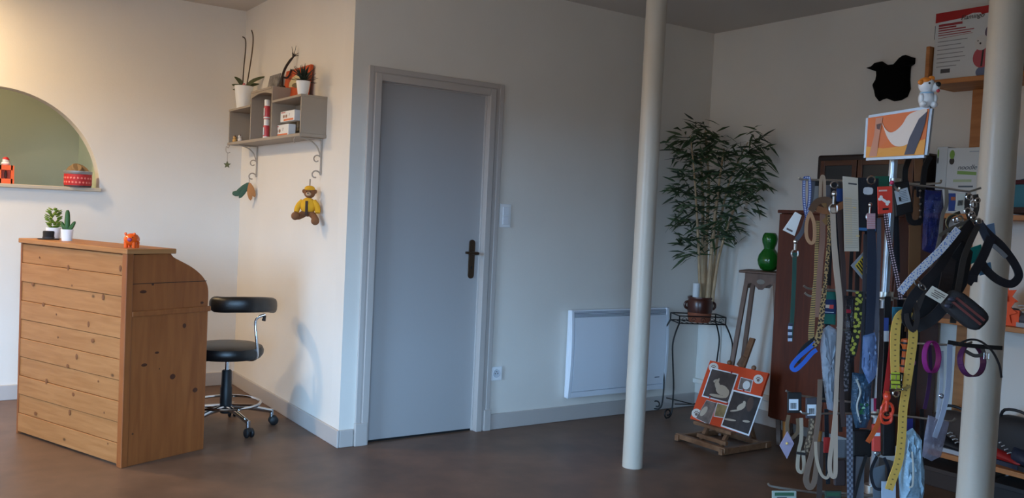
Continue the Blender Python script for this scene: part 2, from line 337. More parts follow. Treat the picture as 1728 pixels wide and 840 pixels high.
# ------------------------------------------------------------------ roll-top desk
P0 = V((.517, 5.516, 0)); P1 = V((.89, 4.598, 0)); dA = (P0 - P1).normalized(); dS = V((-dA.y, dA.x, 0));
if dS.x < 0: dS = -dS
dA = V((dA.x, dA.y, 0)); DW = (P0 - P1).length; DD = .545; DH = 1.085; DT = .765
def dk(a, s_, z): return P1 + dA * a + dS * (s_ * .875) + Z_ * z      # a along the front, s_ into the desk, z up
desk = thing('roll_top_desk', 'pine roll-top reception desk with plank back standing before the arched opening', 'desk', dk(DW / 2, DD / 2, 0))
def dbox(mb, a0, a1, s0, s1, z0, z1):
    return mb.box(dk((a0 + a1) / 2, (s0 + s1) / 2, (z0 + z1) / 2), dA * ((a1 - a0) / 2), dS * ((s1 - s0) / 2 * .875), Z_ * ((z1 - z0) / 2))
NP = 10; z = .012
for i in range(NP):
    h = (DH - .03 - .012) / NP; off = (.0, .004, .0, .005, .002, .004, .001, .005, .0, .003)[i]
    dbox(MB(), .034, DW - .012, -.004 + off, .016, z + .0012, z + h - .0012).build('plank', PINE, desk, bevel=.002); z += h
dbox(MB(), .03, DW - .01, .012, .02, .01, DH - .03).build('backing_board', PINEV, desk)
dbox(MB(), -.006, .034, -.012, .03, .0, DH - .024).build('corner_post', PINEV, desk, bevel=.003)
dbox(MB(), DW - .014, DW, -.006, .03, 0, DH - .024).build('edge_batten', PINEV, desk, bevel=.002)
dbox(MB(), -.012, DW + .008, -.018, .30, DH - .026, DH).build('top_board', PINE, desk, bevel=.004)
def curve(t):   # roll-top profile: s from .29 (top) to .545 (worktop)
    pts = [(.275, DH - .026), (.295, DH - .045), (.34, DH - .064), (.42, DH - .098), (.488, DH - .14), (.53, DH - .185), (.545, DH - .235), (.545, DT + .012)]
    return smooth_path([V((a, b, 0)) for a, b in pts], 4)
prof = [V((.03, DT, 0)), V((.03, DH - .03, 0))] + curve(0) + [V((.545, DT, 0))]
for a0, nm in ((0.002, 'hutch_side'), (DW - .024, 'hutch_side')):
    MB().prism([dk(a0, p.x, p.y) for p in prof], dA * .022).build(nm, PINEV, desk, bevel=.002)
    dbox(MB(), a0 - .002, a0 + .024, .03, .545, .0, DT - .016).build('side_panel', PINEV, desk, bevel=.002)
MB().prism([dk(.001, .035, .912), dk(.001, .528, .912), dk(.001, .528, .909), dk(.001, .035, .909)], dA * .002).build('board_joint', DARK, desk)
dbox(MB(), -.008, DW + .006, .03, .56, DT - .018, DT + .01).build('worktop', PINEV, desk, bevel=.004)
rt = MB(); cv = curve(0)
for i in range(len(cv) - 1):
    a, b = cv[i], cv[i + 1]; mid = (a + b) / 2; t = (b - a); nrm = V((-t.y, t.x, 0)).normalized()
    rt.box(dk(DW / 2, mid.x - .012, mid.y - .004), dA * (DW / 2 - .026), (dS * t.x + Z_ * t.y) * .47, (dS * nrm.x + Z_ * nrm.y) * .006)
rt.build('roll_shutter', PINEV, desk)
dbox(MB(), .03, DW - .03, .04, .5, .30, .32).build('inner_shelf', PINEV, desk)
for i, (a, z_) in enumerate(((.80, .99), (.52, .955), (.86, .84), (.48, .865), (.20, .83), (.75, .74), (.62, .70), (.32, .68), (.28, .60), (.60, .58), (.42, .50), (.5, .44), (.22, .40), (.7, .33), (.44, .30), (.16, .25), (.47, .2), (.8, .14), (.12, .10), (.06, .985))):
    MB().ell(dk(a, -.0045, z_), dA * (.006 + .004 * (i % 3)), dS * .0016, Z_ * (.006 + .005 * ((i * 2) % 3)), 10, 6).build('knot', mat('pine_knot_pale', (120, 72, 38), .5), desk)
def knot(a, s_, z_, r, asp): # dark knots of the side boards
    return MB().ell(dk(a, s_, z_), dA * .0015, dS * r * asp, Z_ * r, 10, 6)
km = mat('pine_knot', (74, 36, 18), .5)
for (s_, z_, r, asp) in ((.12, .50, .009, 2.2), (.2, .555, .007, 2), (.38, .68, .014, .9), (.31, .42, .016, 1.2), (.47, .33, .014, 1.3), (.06, .16, .006, 1), (.10, .87, .008, 2.5), (.16, .905, .006, 1.2), (.50, .795, .007, 1.5), (.22, .47, .004, 1)):
    knot(0.0006, s_, z_, r, asp).build('knot', km, desk)

# cacti, small black hat, piggy bank on the desk
def pot(mb, c, r0, r1, h, n=24): return mb.lathe([(r0, 0), (r1, h), (r1 - .006, h), (r1 - .008, h - .012), (0, h - .012)], c, n)
g1 = mat('cactus_green', (52, 92, 44), .55, var=.3, vscale=40); g2 = mat('succulent_green', (104, 130, 44), .5, var=.45, vscale=30); soil = mat('dark_soil', (40, 32, 26), .9)
def desk_at(x, s_=.12):     # spot on the desk top, s_ behind its front edge
    best = min((abs((lambda d: 864 + F * d.dot(RT) / d.dot(FW))(dk(a / 200 * DW, s_, DH) - CAM) - x), a) for a in range(201)); return dk(best[1] / 200 * DW, s_, DH)
c = desk_at(113, .11)
t = thing('potted_cactus', 'small three-armed cactus in a white pot on the desk', 'cactus', c)
pot(MB(), c, .026, .032, .062).build('pot', CERAM, t, smooth=True); MB().lathe([(.024, .05), (.024, .053)], c).build('soil', soil, t)
cz = c + Z_ * .052
b = MB().tube(smooth_path([cz, cz + Z_ * .05, cz + Z_ * .115], 4), [.012, .013, .014, .0145, .0145, .014, .013, .011, .006][:9], 10)
b.tube(smooth_path([cz - RH * .004, cz - RH * .018 + Z_ * .02, cz - RH * .032 + Z_ * .05], 3), [.008, .010, .011, .011, .010, .009, .004][:7], 8)
b.tube(smooth_path([cz + RH * .004, cz + RH * .022 + Z_ * .022, cz + RH * .042 + Z_ * .055], 3), [.008, .010, .012, .012, .011, .009, .004][:7], 8)
b.build('cactus_body', g1, t, smooth=True)
c = desk_at(88, .2)
t = thing('potted_succulent', 'bushy yellow-green succulent in a white pot behind the black hat', 'succulent', c)
pot(MB(), c, .034, .04, .06).build('pot', CERAM, t, smooth=True); MB().lathe([(.03, .048), (.03, .052)], c).build('soil', soil, t)
lf = MB()
for i in range(46):
    a = i * 2.4; hh = (i % 12) / 12; r = .030 * math.sin(.5 + hh * 2.2); p = c + Z_ * (.06 + hh * .11) + V((math.cos(a), math.sin(a), 0)) * r * .9
    d = V((math.cos(a), math.sin(a), .5)).normalized(); sd = d.cross(Z_).normalized()
    lf.ell(p + d * .008, d * .017, sd * .009, d.cross(sd) * .004, 8, 6)
for a in (0, 2.1, 4.2): d = V((math.cos(a), math.sin(a), .25)); lf.ell(c + Z_ * .06 + d * .035, d * .02, V((-d.y, d.x, 0)) * .007, Z_ * .003, 8, 6)
lf.build('foliage', g2, t, smooth=True)
c = desk_at(82, .085)
t = thing('hat', 'tiny black felt top hat with wide brim in front of the succulent', 'hat', c)
felt = mat('black_felt', (30, 26, 26), .9)
h_ = MB().lathe([(.0, 0), (.052, .0), (.056, .004), (.03, .006), (.028, .012), (.029, .042), (.026, .046), (0, .046)], c, 22); h_.build('crown', felt, t, smooth=True)
MB().lathe([(.030, .006), (.0305, .014), (.029, .014)], c, 22).build('band', mat('hat_band', (54, 44, 44), .6), t)
c = desk_at(222, .085)
t = thing('piggy_bank', 'shiny orange pig-shaped money bank on the desk corner', 'piggy bank', c)
om = mat('orange_gloss', (236, 92, 24), .18, coat=.4); pc = c + Z_ * .042
b = MB().ell(pc, RH * .037, FH * .045, Z_ * .031, 18, 12); 
for a, b_ in ((-.02, -.02), (.02, -.02), (-.02, .02), (.02, .02)): b.tube([c + RH * a + FH * b_, c + RH * a + FH * b_ + Z_ * .03], [.009, .011], 10)
b.build('body', om, t, smooth=True)
MB().ell(pc - FH * .045 + RH * .008, RH * .012, FH * .008, Z_ * .010, 12, 8).build('snout', mat('pig_snout', (150, 70, 110), .4), t, smooth=True)
for s_ in (-1, 1): MB().ell(pc - FH * .022 + RH * .022 * s_ + Z_ * .028, RH * .007, FH * .005, Z_ * .007, 10, 6).build('ear', om, t, smooth=True)
for s_ in (-1, 1): MB().sph(pc - FH * .04 + RH * (.008 + .013 * s_) + Z_ * .012, .003, 8, 6).build('eye', BLACK, t, smooth=True)

# ------------------------------------------------------------------ things on the sill of the half-round opening
SZ = az0 + .003
c = onp(131, 318, 1, YA + .02); c = V((c.x, c.y, SZ)); r = .084
t = thing('polka_dot_tin', 'red polka-dot round tin with a grey rim holding brown lids', 'tin', c)
MB().lathe([(r * .94, 0), (r, .015), (r, .088), (r * .96, .09), (r * .96, .02), (0, .02)], c, 32).build('tin_body', pattern('polka_red', (188, 42, 44), (226, 120, 110), 'dots'), t, smooth=True)
for k in range(24):
    for j, zz in enumerate((.03, .058)):
        a = (k + .5 * j) * 2 * math.pi / 24; d = V((math.cos(a), math.sin(a), 0)); 
        MB().ell(c + d * (r + .0002) + Z_ * zz, d * .0012, d.cross(Z_) * .007, Z_ * .007, 8, 5).build('polka_dot', mat('dot_pink', (228, 128, 118), .5), t)
MB().lathe([(r * 1.0, .084), (r * 1.04, .088), (r * 1.04, .104), (r * .98, .106), (r * .96, .09)], c, 32).build('rim', mat('tin_rim', (150, 152, 154), .4, .4), t, smooth=True)
MB().lathe([(r * .97, .001), (r * .985, .014), (r * .94, .0)], c, 32).build('foot_ring', mat('tin_foot', (60, 56, 58), .5), t, smooth=True)
bm_ = mat('kraft_brown', (132, 106, 74), .8)
for dx, rr, tilt in ((.02, .06, .5), (-.035, .05, -.5)):
    ax = (Z_ * .55 + X_ * tilt * .5 - Y_ * .4).normalized(); MB().lathe([(0, -.004), (rr, -.004), (rr, .006), (rr * .9, .012), (0, .012)], c + X_ * dx * .6 + Z_ * .112, 22, ax).build('lid', bm_, t, smooth=True)
c = onp(9, 309, 1, YA + .03); c = V((c.x, c.y, SZ))
t = thing('orange_lantern', 'orange box lantern topped by a small white figure in a red cap', 'lantern', c)
lm = mat('orange_tin', (232, 96, 22), .4); w_ = .036; hh = .115
for s_ in (-1, 1):
    MB().bb(c.x + s_ * w_ - .009, c.x + s_ * w_ + .009, c.y - w_, c.y + w_, c.z, c.z + hh).build('side_wall', lm, t)
for zz in (0.0, hh - .03): MB().bb(c.x - w_, c.x + w_, c.y - w_, c.y + w_, c.z + zz, c.z + zz + .03).build('cross_wall', lm, t)
MB().bb(c.x - w_, c.x + w_, c.y + w_ * .7, c.y + w_, c.z, c.z + hh).build('back_wall', lm, t)
MB().ell(c + Z_ * .055 - Y_ * .01, X_ * .009, Y_ * .009, Z_ * .028, 10, 8).build('inner_figure', mat('lantern_inside', (64, 40, 30), .6), t, smooth=True)
MB().ell(c + Z_ * (hh + .012), X_ * .026, Y_ * .022, Z_ * .014).build('figure_body', mat('figure_white', (226, 220, 214), .6), t, smooth=True)
MB().ell(c + Z_ * (hh + .03), X_ * .02, Y_ * .02, Z_ * .016).build('figure_head', mat('figure_white', (226, 220, 214), .6), t, smooth=True)
MB().lathe([(.021, 0), (.018, .008), (.008, .016), (0, .018)], c + Z_ * (hh + .036), 14, (.2, 0, 1)).build('red_cap', mat('cap_red', (180, 30, 34), .6), t, smooth=True)

# ------------------------------------------------------------------ pendant lamp (out of frame) and added lamp brightening the room beyond
def added_globe_lamp(x, y, z, r, label):
    t = thing('added_pendant_lamp', label, 'lamp', (x, y, HC))
    MB().tube([(x, y, HC), (x, y, z + r + .06)], .004).build('cord', BLACK, t); MB().lathe([(.05, -.02), (.05, 0)], (x, y, HC)).build('ceiling_rose', WHITE, t)
    MB().lathe([(r, -r * .6), (r * .8, 0), (r * .35, r * .6), (.02, r * .8), (.02, r * .8 + .05)], (x, y, z + .03), 24).build('lamp_shade', clear('milk_glass', (255, 244, 225), .25, .4), t, smooth=True)
for x, y, lab in ((-.25, 5.9, 'round flush ceiling lamp near the arched opening'), (-.7, 4.3, 'round flush ceiling lamp left of the desk')):
    t = thing('ceiling_lamp', lab, 'lamp', (x, y, HC), 'flush ceiling lamps'); MB().lathe([(.15, -.05), (.155, 0), (.0, 0), (.0, -.03), (.14, -.035)], (x, y, HC), 32).build('drum', WHITE, t, smooth=True)
    MB().lathe([(0, -.046), (.14, -.046), (.14, -.04), (0, -.04)], (x, y, HC), 32).build('diffuser', mat('lamp_diffuser', (255, 226, 180), .5, emit=2.5), t)
added_globe_lamp(-.3, 6.9, 2.42, .1, 'small glass pendant lamp added to brighten the olive room')

# ------------------------------------------------------------------ swivel stool
cb = at(381, 680, 5.2); B0 = V((cb.x, cb.y, 0))
st = thing('swivel_stool', 'black padded swivel stool on chrome castors with a curved arm cushion', 'stool', B0)
c1 = onp(402, 722, 2, 0.03) - B0; a0 = math.atan2(c1.y, c1.x)
for k in range(5):
    a = a0 + k * 2 * math.pi / 5; d = V((math.cos(a), math.sin(a), 0)); L = .27
    lg = MB().tube([B0 + d * .02 + Z_ * .125, B0 + d * .13 + Z_ * .115, B0 + d * L + Z_ * .085], [.019, .016, .013], 10).tube([B0 + d * L + Z_ * .095, B0 + d * L + Z_ * .05], .012, 10).build('leg', CHROME, st, smooth=True)
    sd = d.cross(Z_).normalized(); cc = B0 + d * (L + .012) + Z_ * .027; ca = MB()
    for s_ in (-1, 1): ca.lathe([(0, -.009), (.022, -.009), (.027, -.005), (.027, .005), (.022, .009), (0, .009)], cc + sd * .015 * s_, 18, sd)
    ca.ell(cc + Z_ * .012, sd * .024, d * .022, Z_ * .02, 12, 8); ca.build('castor', BLACK, lg, smooth=True)
MB().tube([B0 + V((math.cos(a), math.sin(a), 0)) * .197 + Z_ * .15 for a in [2 * math.pi * i / 48 for i in range(48)]], .0085, 8, True).build('foot_ring', CHROME, st, smooth=True)
rs = MB()
for k in range(3):
    a = a0 + .6 + k * 2.094; d = V((math.cos(a), math.sin(a), 0)); rs.tube([B0 + d * .03 + Z_ * .14, B0 + d * .197 + Z_ * .15], .006, 6)
rs.build('ring_spoke', CHROME, st, smooth=True)
MB().lathe([(.03, .09), (.034, .10), (.034, .24), (.030, .25), (.028, .34), (.024, .345)], B0, 22).build('gas_column', BLACK, st, smooth=True)
MB().lathe([(.013, .34), (.013, .42)], B0, 16).build('piston', CHROME, st, smooth=True)
MB().lathe([(.0, .405), (.07, .407), (.19, .425), (.205, .445), (.207, .468), (.198, .488), (.17, .50), (.08, .507), (0, .508)], B0, 40).build('seat', LEATH, st, smooth=True)
MB().tube(smooth_path([B0 - RH * .03 + Z_ * .40, B0 - RH * .12 + Z_ * .395, B0 - RH * .17 + Z_ * .37], 4), .005, 6).build('height_lever', BLACK, st, smooth=True)
# arm cushion sweeping round the right side
def fp(x, y, d): return at(x, y, d)
dps = cb; D5 = 5.2
bar = smooth_path([fp(405, 604, 5.16), fp(425, 607, 5.14), fp(434, 600, 5.13), fp(433, 575, 5.12), fp(431, 545, 5.12), fp(436, 535, 5.12), fp(448, 531, 5.13)], 5)
MB().tube(bar, .0085, 10).build('support_bar', CHROME, st, smooth=True)
MB().tube([fp(447, 532, 5.13), fp(445, 541, 5.12)], [.008, .012], 8).build('clamp_knob', BLACK, st, smooth=True)
cu = MB(); path = smooth_path([fp(356, 512, 5.06), fp(375, 514, 5.02), fp(400, 514, 5.03), fp(425, 514, 5.07), fp(446, 514, 5.16), fp(458, 515, 5.28), fp(460, 517, 5.38)], 6)
N = len(path); vs = []; fs = []; nn = 14
for i, p in enumerate(path):
    tt = (path[min(i + 1, N - 1)] - path[max(i - 1, 0)]).normalized(); sd = tt.cross(Z_).normalized(); e = min(1, .5 + i * .2, .35 + (N - 1 - i) * .16)
    hh = .046 * e; ww = .03 * e
    for k in range(nn):
        a = 2 * math.pi * k / nn; vs.append(p + sd * ww * math.copysign(abs(math.cos(a)) ** .7, math.cos(a)) + Z_ * hh * math.copysign(abs(math.sin(a)) ** .7, math.sin(a)))
for i in range(N - 1):
    for k in range(nn): fs.append((i * nn + k, i * nn + (k + 1) % nn, (i + 1) * nn + (k + 1) % nn, (i + 1) * nn + k))
fs.append(tuple(range(nn))); fs.append(tuple((N - 1) * nn + k for k in range(nn)))
cu.add(vs, fs).build('arm_cushion', LEATH, st, smooth=True)

# ------------------------------------------------------------------ wall shelf with compartments
SX0, SX1 = 1.835, XB; TAUPE = mat('taupe_paint', (158, 146, 132), .6, bump=.05); th = .014
y0, y1, y2, y3 = 4.848, 5.357, 5.746, 6.224; zb = 1.732
shf = thing('wall_shelf', 'taupe compartment shelf with scroll brackets on the return wall', 'shelf', (XB, (y0 + y3) / 2, zb))
def sb(nm, *a): return MB().bb(*a).build(nm, TAUPE, shf, bevel=.002)
sb('base_board', SX0 - .006, SX1, y0 - .006, y3 + .006, zb, zb + .018); zi = zb + .018
sb('end_panel', SX0, SX1, y0, y0 + th, zi, 1.972 - th); sb('top_board', SX0 - .004, SX1, y0, y1 - th, 1.972 - th, 1.972)
sb('divider', SX0, SX1, y1 - th, y1, zi, 2.063); sb('divider', SX0, SX1, y2, y2 + th, zi, 2.063); sb('top_board', SX0 - .004, SX1, y1, y2, 2.063 - th, 2.063)
sb('end_panel', SX0, SX1, y3 - th, y3, zi, 1.979 - th); sb('top_board', SX0 - .004, SX1, y2 + th, y3, 1.979 - th, 1.979)
sb('back_panel', SX1 - .008, SX1 - .001, y0 + th, y1 - th, zi, 1.957); sb('back_panel', SX1 - .008, SX1 - .001, y1, y2, zi, 2.048); sb('back_panel', SX1 - .008, SX1 - .001, y2 + th, y3 - th, zi, 1.957)
va = [(y1, 2.049)] + [(y1 + (y2 - y1) * i / 12, 2.018 + .02 * math.sin(math.pi * i / 12)) for i in range(13)] + [(y2, 2.049)]
MB().prism([(SX0, a, b) for a, b in va], (.01, 0, 0)).build('arched_valance', TAUPE, shf)
def scroll(cx, cy, cz, r, turns, start, sgn=1, n=26):   # spiral in the plane that stands off the wall (x,z)
    return [V((cx + sgn * r * (1 - .55 * i / n) * math.cos(start + turns * 2 * math.pi * i / n), cy, cz + r * (1 - .55 * i / n) * math.sin(start + turns * 2 * math.pi * i / n))) for i in range(n + 1)]
for yb in (y0 + .05, y3 - .17):
    b = MB(); b.tube([(XB - .007, yb, zb), (XB - .007, yb, zb - .215)], .005, 6); b.tube([(SX0 + .02, yb, zb - .004), (XB - .005, yb, zb - .004)], .005, 6)
    b.tube(smooth_path([(SX0 + .03, yb, zb - .004), (XB - .07, yb, zb - .02), (XB - .03, yb, zb - .055), (XB - .009, yb, zb - .11)], 6), .0045, 6)
    b.tube(scroll(XB - .032, yb, zb - .122, .026, .85, .3), .004, 6); b.tube(scroll(XB - .037, yb, zb - .215, .03, .8, 0, 1), .0045, 6)
    b.build('scroll_bracket', CREAMIRON, shf, smooth=True)
b = MB(); hk = onp(383, 250, 1, y3 - .02); b.tube(smooth_path([(SX0 + .005, y3 - .02, zb), (SX0 - .004, y3 - .02, zb - .02), (SX0 - .018, y3 - .02, zb - .012), (SX0 - .02, y3 - .02, zb - .04), (SX0 - .008, y3 - .02, zb - .055), (SX0 + .01, y3 - .02, zb - .05)], 5), .0025, 6).build('small_hook', CREAMIRON, shf, smooth=True)
b = MB(); b.tube(smooth_path([(SX0 + .004, y0 + .09, zb), (SX0 - .004, y0 + .09, zb - .02), (SX0 + .004, y0 + .09, zb - .035)], 5), .003, 6).build('small_hook', CREAMIRON, shf, smooth=True)
# star hanging from the hook
sp = V((SX0 - .008, y3 - .02, zb - .055)); t = thing('star_ornament', 'small olive star hanging at the far end of the wall shelf', 'ornament', sp - Z_ * .09)
MB().tube([sp, sp - Z_ * .06], .0012, 5).build('string', mat('brown_string', (96, 84, 66), .9), t)
pts = []; stc = sp - Z_ * .082
for i in range(10): r = .026 if i % 2 == 0 else .012; a = math.pi / 2 + i * math.pi / 5; pts.append(stc + RH * r * math.cos(a) + Z_ * r * math.sin(a) - FH * .004)
MB().prism(pts, FH * .008).build('star', mat('olive_felt', (92, 96, 66), .9), t)
# bundle of green and orange ornaments on the far bracket
bb_ = V((XB - .055, y3 - .17, zb - .235)); t = thing('felt_charm', 'green and orange felt charm hanging from the far scroll bracket', 'ornament', bb_ - Z_ * .14)
MB().tube([bb_ + Z_ * .012, bb_ - Z_ * .02], .0015, 5).build('string', MATS['brown_string'], t)
def petal(a, L, w_, dz=0): d = (RH * math.cos(a) + Z_ * math.sin(a)); q = d.cross(FH); return (bb_ - Z_ * .02 + d * L * .5, d * L * .5, q * w_, FH * .008)
m_ = MB(); m_.ell(*petal(-2.4, .14, .016), 10, 8); m_.ell(*petal(-2.1, .13, .02), 10, 8); m_.ell(bb_ - RH * .085 - Z_ * .10, RH * .03, Z_ * .02, FH * .008, 10, 8); m_.build('green_felt', mat('green_felt', (62, 92, 76), .9), t, smooth=True)
m_ = MB(); m_.ell(*petal(-1.45, .125, .02), 10, 8); m_.ell(*petal(-1.15, .11, .018), 10, 8); m_.build('orange_felt', mat('orange_felt', (176, 122, 74), .9), t, smooth=True)
# teddy bear in a yellow coat
tb = V((XB - .068, y0 + .05, zb - .245)); t = thing('teddy_bear', 'small brown teddy bear in a yellow coat and hat hanging under the shelf', 'teddy bear', tb - Z_ * .27)
yl = mat('yellow_wool', (222, 164, 30), .85, bump=.3, bscale=200); fur = mat('teddy_fur', (128, 84, 52), .95, bump=.5, bscale=260); fur2 = mat('teddy_muzzle', (196, 164, 132), .9)
MB().tube([tb + Z_ * .005, tb - Z_ * .035], .0025, 6).build('hanging_loop', mat('dark_cord', (60, 50, 44), .8), t)
n_ = -FH; hc = tb - Z_ * .075; bc = hc - Z_ * .085 - RH * .006
body = MB().ell(bc, RH * .04, n_ * .032, Z_ * .055, 14, 10).ell(hc, RH * .034, n_ * .03, Z_ * .032, 14, 10)
for s_ in (-1, 1):
    body.tube(smooth_path([bc + RH * .018 * s_ - Z_ * .035, bc + RH * .045 * s_ - Z_ * .055 + n_ * .03, bc + RH * (.055 + .006 * s_) * s_ - Z_ * (.065 + .012 * s_) + n_ * .055], 4), [.02, .02, .02, .019, .019, .019, .02, .021, .02], 10)
    body.sph(bc + RH * .058 * s_ - Z_ * (.065 + .012 * s_) + n_ * .06, .024, 12, 8)
    body.ell(hc + RH * .032 * s_ + Z_ * .008, RH * .012, n_ * .007, Z_ * .013, 10, 8)
body.build('body', fur, t, smooth=True)
co = MB().ell(bc + Z_ * .008, RH * .047, n_ * .038, Z_ * .05, 16, 10)
for s_ in (-1, 1): co.tube(smooth_path([bc + RH * .03 * s_ + Z_ * .035, bc + RH * .055 * s_ + Z_ * .005 + n_ * .008, bc + RH * .062 * s_ - Z_ * .03 + n_ * .02], 4), [.018, .018, .018, .018, .017, .017, .017, .016, .015], 10)
co.build('coat', yl, t, smooth=True)
MB().ell(hc + Z_ * .024, RH * .031, n_ * .031, Z_ * .018, 14, 8).build('hat', yl, t, smooth=True)
MB().ell(hc - Z_ * .008 + n_ * .028, RH * .016, n_ * .014, Z_ * .012, 12, 8).build('muzzle', fur2, t, smooth=True)
MB().sph(hc - Z_ * .003 + n_ * .042, .0045, 8, 6).build('nose', BLACK, t, smooth=True)
for s_ in (-1, 1): MB().sph(hc + RH * .011 * s_ + Z_ * .006 + n_ * .03, .003, 8, 6).build('eye', BLACK, t, smooth=True)
MB().box(bc + n_ * .038 - Z_ * .005, RH * .007, n_ * .003, Z_ * .042).build('tie', mat('teddy_tie', (58, 38, 30), .8), t)

# things on and in the shelf
zt1, zt2, zt3 = 1.9725, 2.0635, 1.9795
xs = 1.905
c = V((xs - .02, y3 - .15, zt3)); t = thing('orchid', 'leafless-stemmed orchid in a tall white pot on the shelf', 'plant', c)
pot(MB(), c, .044, .063, .155, 28).build('pot', CERAM, t, smooth=True); MB().lathe([(.05, .138), (.05, .142)], c).build('bark', soil, t)
stm = mat('orchid_stem', (74, 60, 44), .7); ol = mat('orchid_leaf', (70, 78, 46), .5)
s_ = c + Z_ * .14
MB().tube(smooth_path([s_ - RH * .01, s_ - RH * .006 + Z_ * .14, s_ + RH * .002 + Z_ * .27, s_ - RH * .002 + Z_ * .335, s_ - RH * .022 + Z_ * .352], 6), .0042, 6).build('stem', stm, t, smooth=True)
MB().tube(smooth_path([s_ + RH * .016, s_ + RH * .035 + Z_ * .14, s_ + RH * .05 + Z_ * .28, s_ + RH * .05 + Z_ * .36, s_ + RH * .038 + Z_ * .40], 6), .0042, 6).build('stem', stm, t, smooth=True)
for a, L, up in ((0.15, .15, .085), (-.3, .10, .04), (2.9, .08, .02), (3.0, .065, .075), (3.6, .1, -.005)):
    d = (RH * math.cos(a) - FH * math.sin(a)); p = smooth_path([s_, s_ + d * L * .45 + Z_ * up * .65, s_ + d * L + Z_ * up], 4)
    MB().rib(p, [.012, .02, .026, .03, .03, .026, .02, .012, .003], .003, Z_ * .5 - FH).build('leaf', ol, t)
MB().ell(s_ + RH * .006 + Z_ * .018 - FH * .02, RH * .011, FH * .008, Z_ * .018, 10, 8).build('pink_tag', mat('pink_bloom', (206, 120, 122), .7), t, smooth=True)
# black-and-white photo card on middle box
bwp = mat('bw_photo', (128, 124, 122), .5, var=.6, vscale=28)
c = V((XB - .045, y2 - .09, zt2)); t = MB().box(c + Z_ * .058, Y_ * .095, (X_ * .004), (Z_ * .058 + X_ * .012)).build('photo_card', bwp); tag(t, 'grey photo card leaning on the wall behind the orchid leaves', 'photo card')
# dried twig
c = V((xs + .01, y1 + .04, zt2)); tw = MB(); pth = smooth_path([c, c + Z_ * .06 - RH * .004, c + Z_ * .12 + RH * .012, c + Z_ * .17 + RH * .04, c + Z_ * .20 + RH * .065], 5)
tw.tube(pth, [.008] * (len(pth) - 4) + [.007, .006, .005, .004], 7); tw.tube(smooth_path([c + Z_ * .07 - RH * .0, c + Z_ * .065 + RH * .025, c + Z_ * .085 + RH * .042, c + Z_ * .12 + RH * .052], 4), .006, 7)
for a in (.3, .7, 1.0, 1.4, 1.8, 2.1): tw.tube([pth[-1], pth[-1] + (RH * math.cos(a) + Z_ * math.sin(a)) * (.05 + .03 * math.sin(a * 5))], [.003, .0012], 5)
tw.tube([pth[-3], pth[-3] + Z_ * .05 - RH * .0], [.003, .001], 5); tw.lathe([(.02, 0), (.018, .012), (.009, .014)], c)
tag(tw.build('dried_twig', mat('dark_twig', (52, 42, 38), .85), smooth=True), 'dark curled dried twig standing on the raised middle compartment', 'twig')
# orange picture
_a = onp(483, 100, 0, XB - .03); _b = onp(524, 100, 0, XB - .03); pw_ = abs(_a.y - _b.y) / 2; c = V((XB - .03, (_a.y + _b.y) / 2, zt1)); ex = Y_ * pw_; ez = Z_ * .104 + X_ * .012; t = thing('orange_picture', 'orange canvas with a pale oval animal drawing leaning on the wall', 'picture', c)
pcn = c + Z_ * .104; nx = V((-1, 0, .09)).normalized(); MB().box(pcn, ex, nx * .008, ez).build('canvas', mat('orange_canvas', (196, 84, 40), .8, var=.2, vscale=14), t)
MB().ell(pcn + nx * .008 - Z_ * .012, Y_ * pw_ * .62, nx * .0012, Z_ * .072, 24, 6).build('oval', mat('pale_oval', (206, 192, 150), .8), t)
ink = mat('grey_ink', (110, 98, 70), .8)
for dy, dz, a_, b_ in ((.01, .0, .03, .012), (-.005, -.03, .02, .03), (.03, -.05, .008, .03), (-.02, .03, .02, .008), (.0, -.075, .008, .008)): MB().ell(pcn + nx * .0095 + Y_ * dy * 1.8 + Z_ * (dz * .85 - .0), Y_ * a_ * 1.6, nx * .001, Z_ * b_, 14, 5).build('ink_mark', ink, t)
# potted plant
c = V((xs - .035, y0 + .075, zt1)); t = thing('potted_plant', 'dark spiky little plant in a white pot at the near shelf end', 'plant', c)
pot(MB(), c, .028, .041, .082, 26).build('pot', CERAM, t, smooth=True); MB().lathe([(.033, .066), (.033, .07)], c).build('soil', soil, t)
dl_ = mat('dark_leaf', (36, 50, 40), .6); lf = MB()
for i in range(60):
    a = i * 2.399; e = .25 + 1.2 * ((i * 7) % 11) / 11; d = V((math.cos(a) * math.cos(e), math.sin(a) * math.cos(e), math.sin(e))); L = .075 + .035 * ((i * 5) % 7) / 7; p0 = c + Z_ * (.07 + .03 * ((i * 3) % 5) / 5); sd = d.cross(Z_).normalized()
    lf.rib([p0, p0 + d * L * .5, p0 + d * L - Z_ * .01 * math.cos(e)], [.008, .012, .001], .0015, sd.cross(d))
lf.build('foliage', dl_, t)
# two spray cans
pk = mat('can_pink', (206, 76, 84), .4)
c = onp(449, 231, 0, xs - .03); c = V((xs - .03, c.y, zi + .001))
for k, lab in ((0, 'lower pink and white spray can in the middle compartment'), (1, 'upper pink and white spray can stacked on another can')):
    q = c + Z_ * (.124 * k); t = thing('spray_can', lab, 'can', q, 'pink spray cans in the shelf')
    MB().lathe([(.019, 0), (.02, .004), (.02, .078), (.017, .084), (0, .084)], q, 20).build('can', pk, t, smooth=True); MB().lathe([(.017, .084), (.0175, .12), (.015, .1235), (0, .1235)], q, 20).build('cap', CERAM, t, smooth=True)
    MB().lathe([(.0202, .004), (.0202, .014)], q, 20).build('base_band', CERAM, t, smooth=True)
    MB().box(q + V((-.0195, -.006, .045)), Y_ * .006, X_ * .002, Z_ * .025).build('white_panel', CERAM, t)
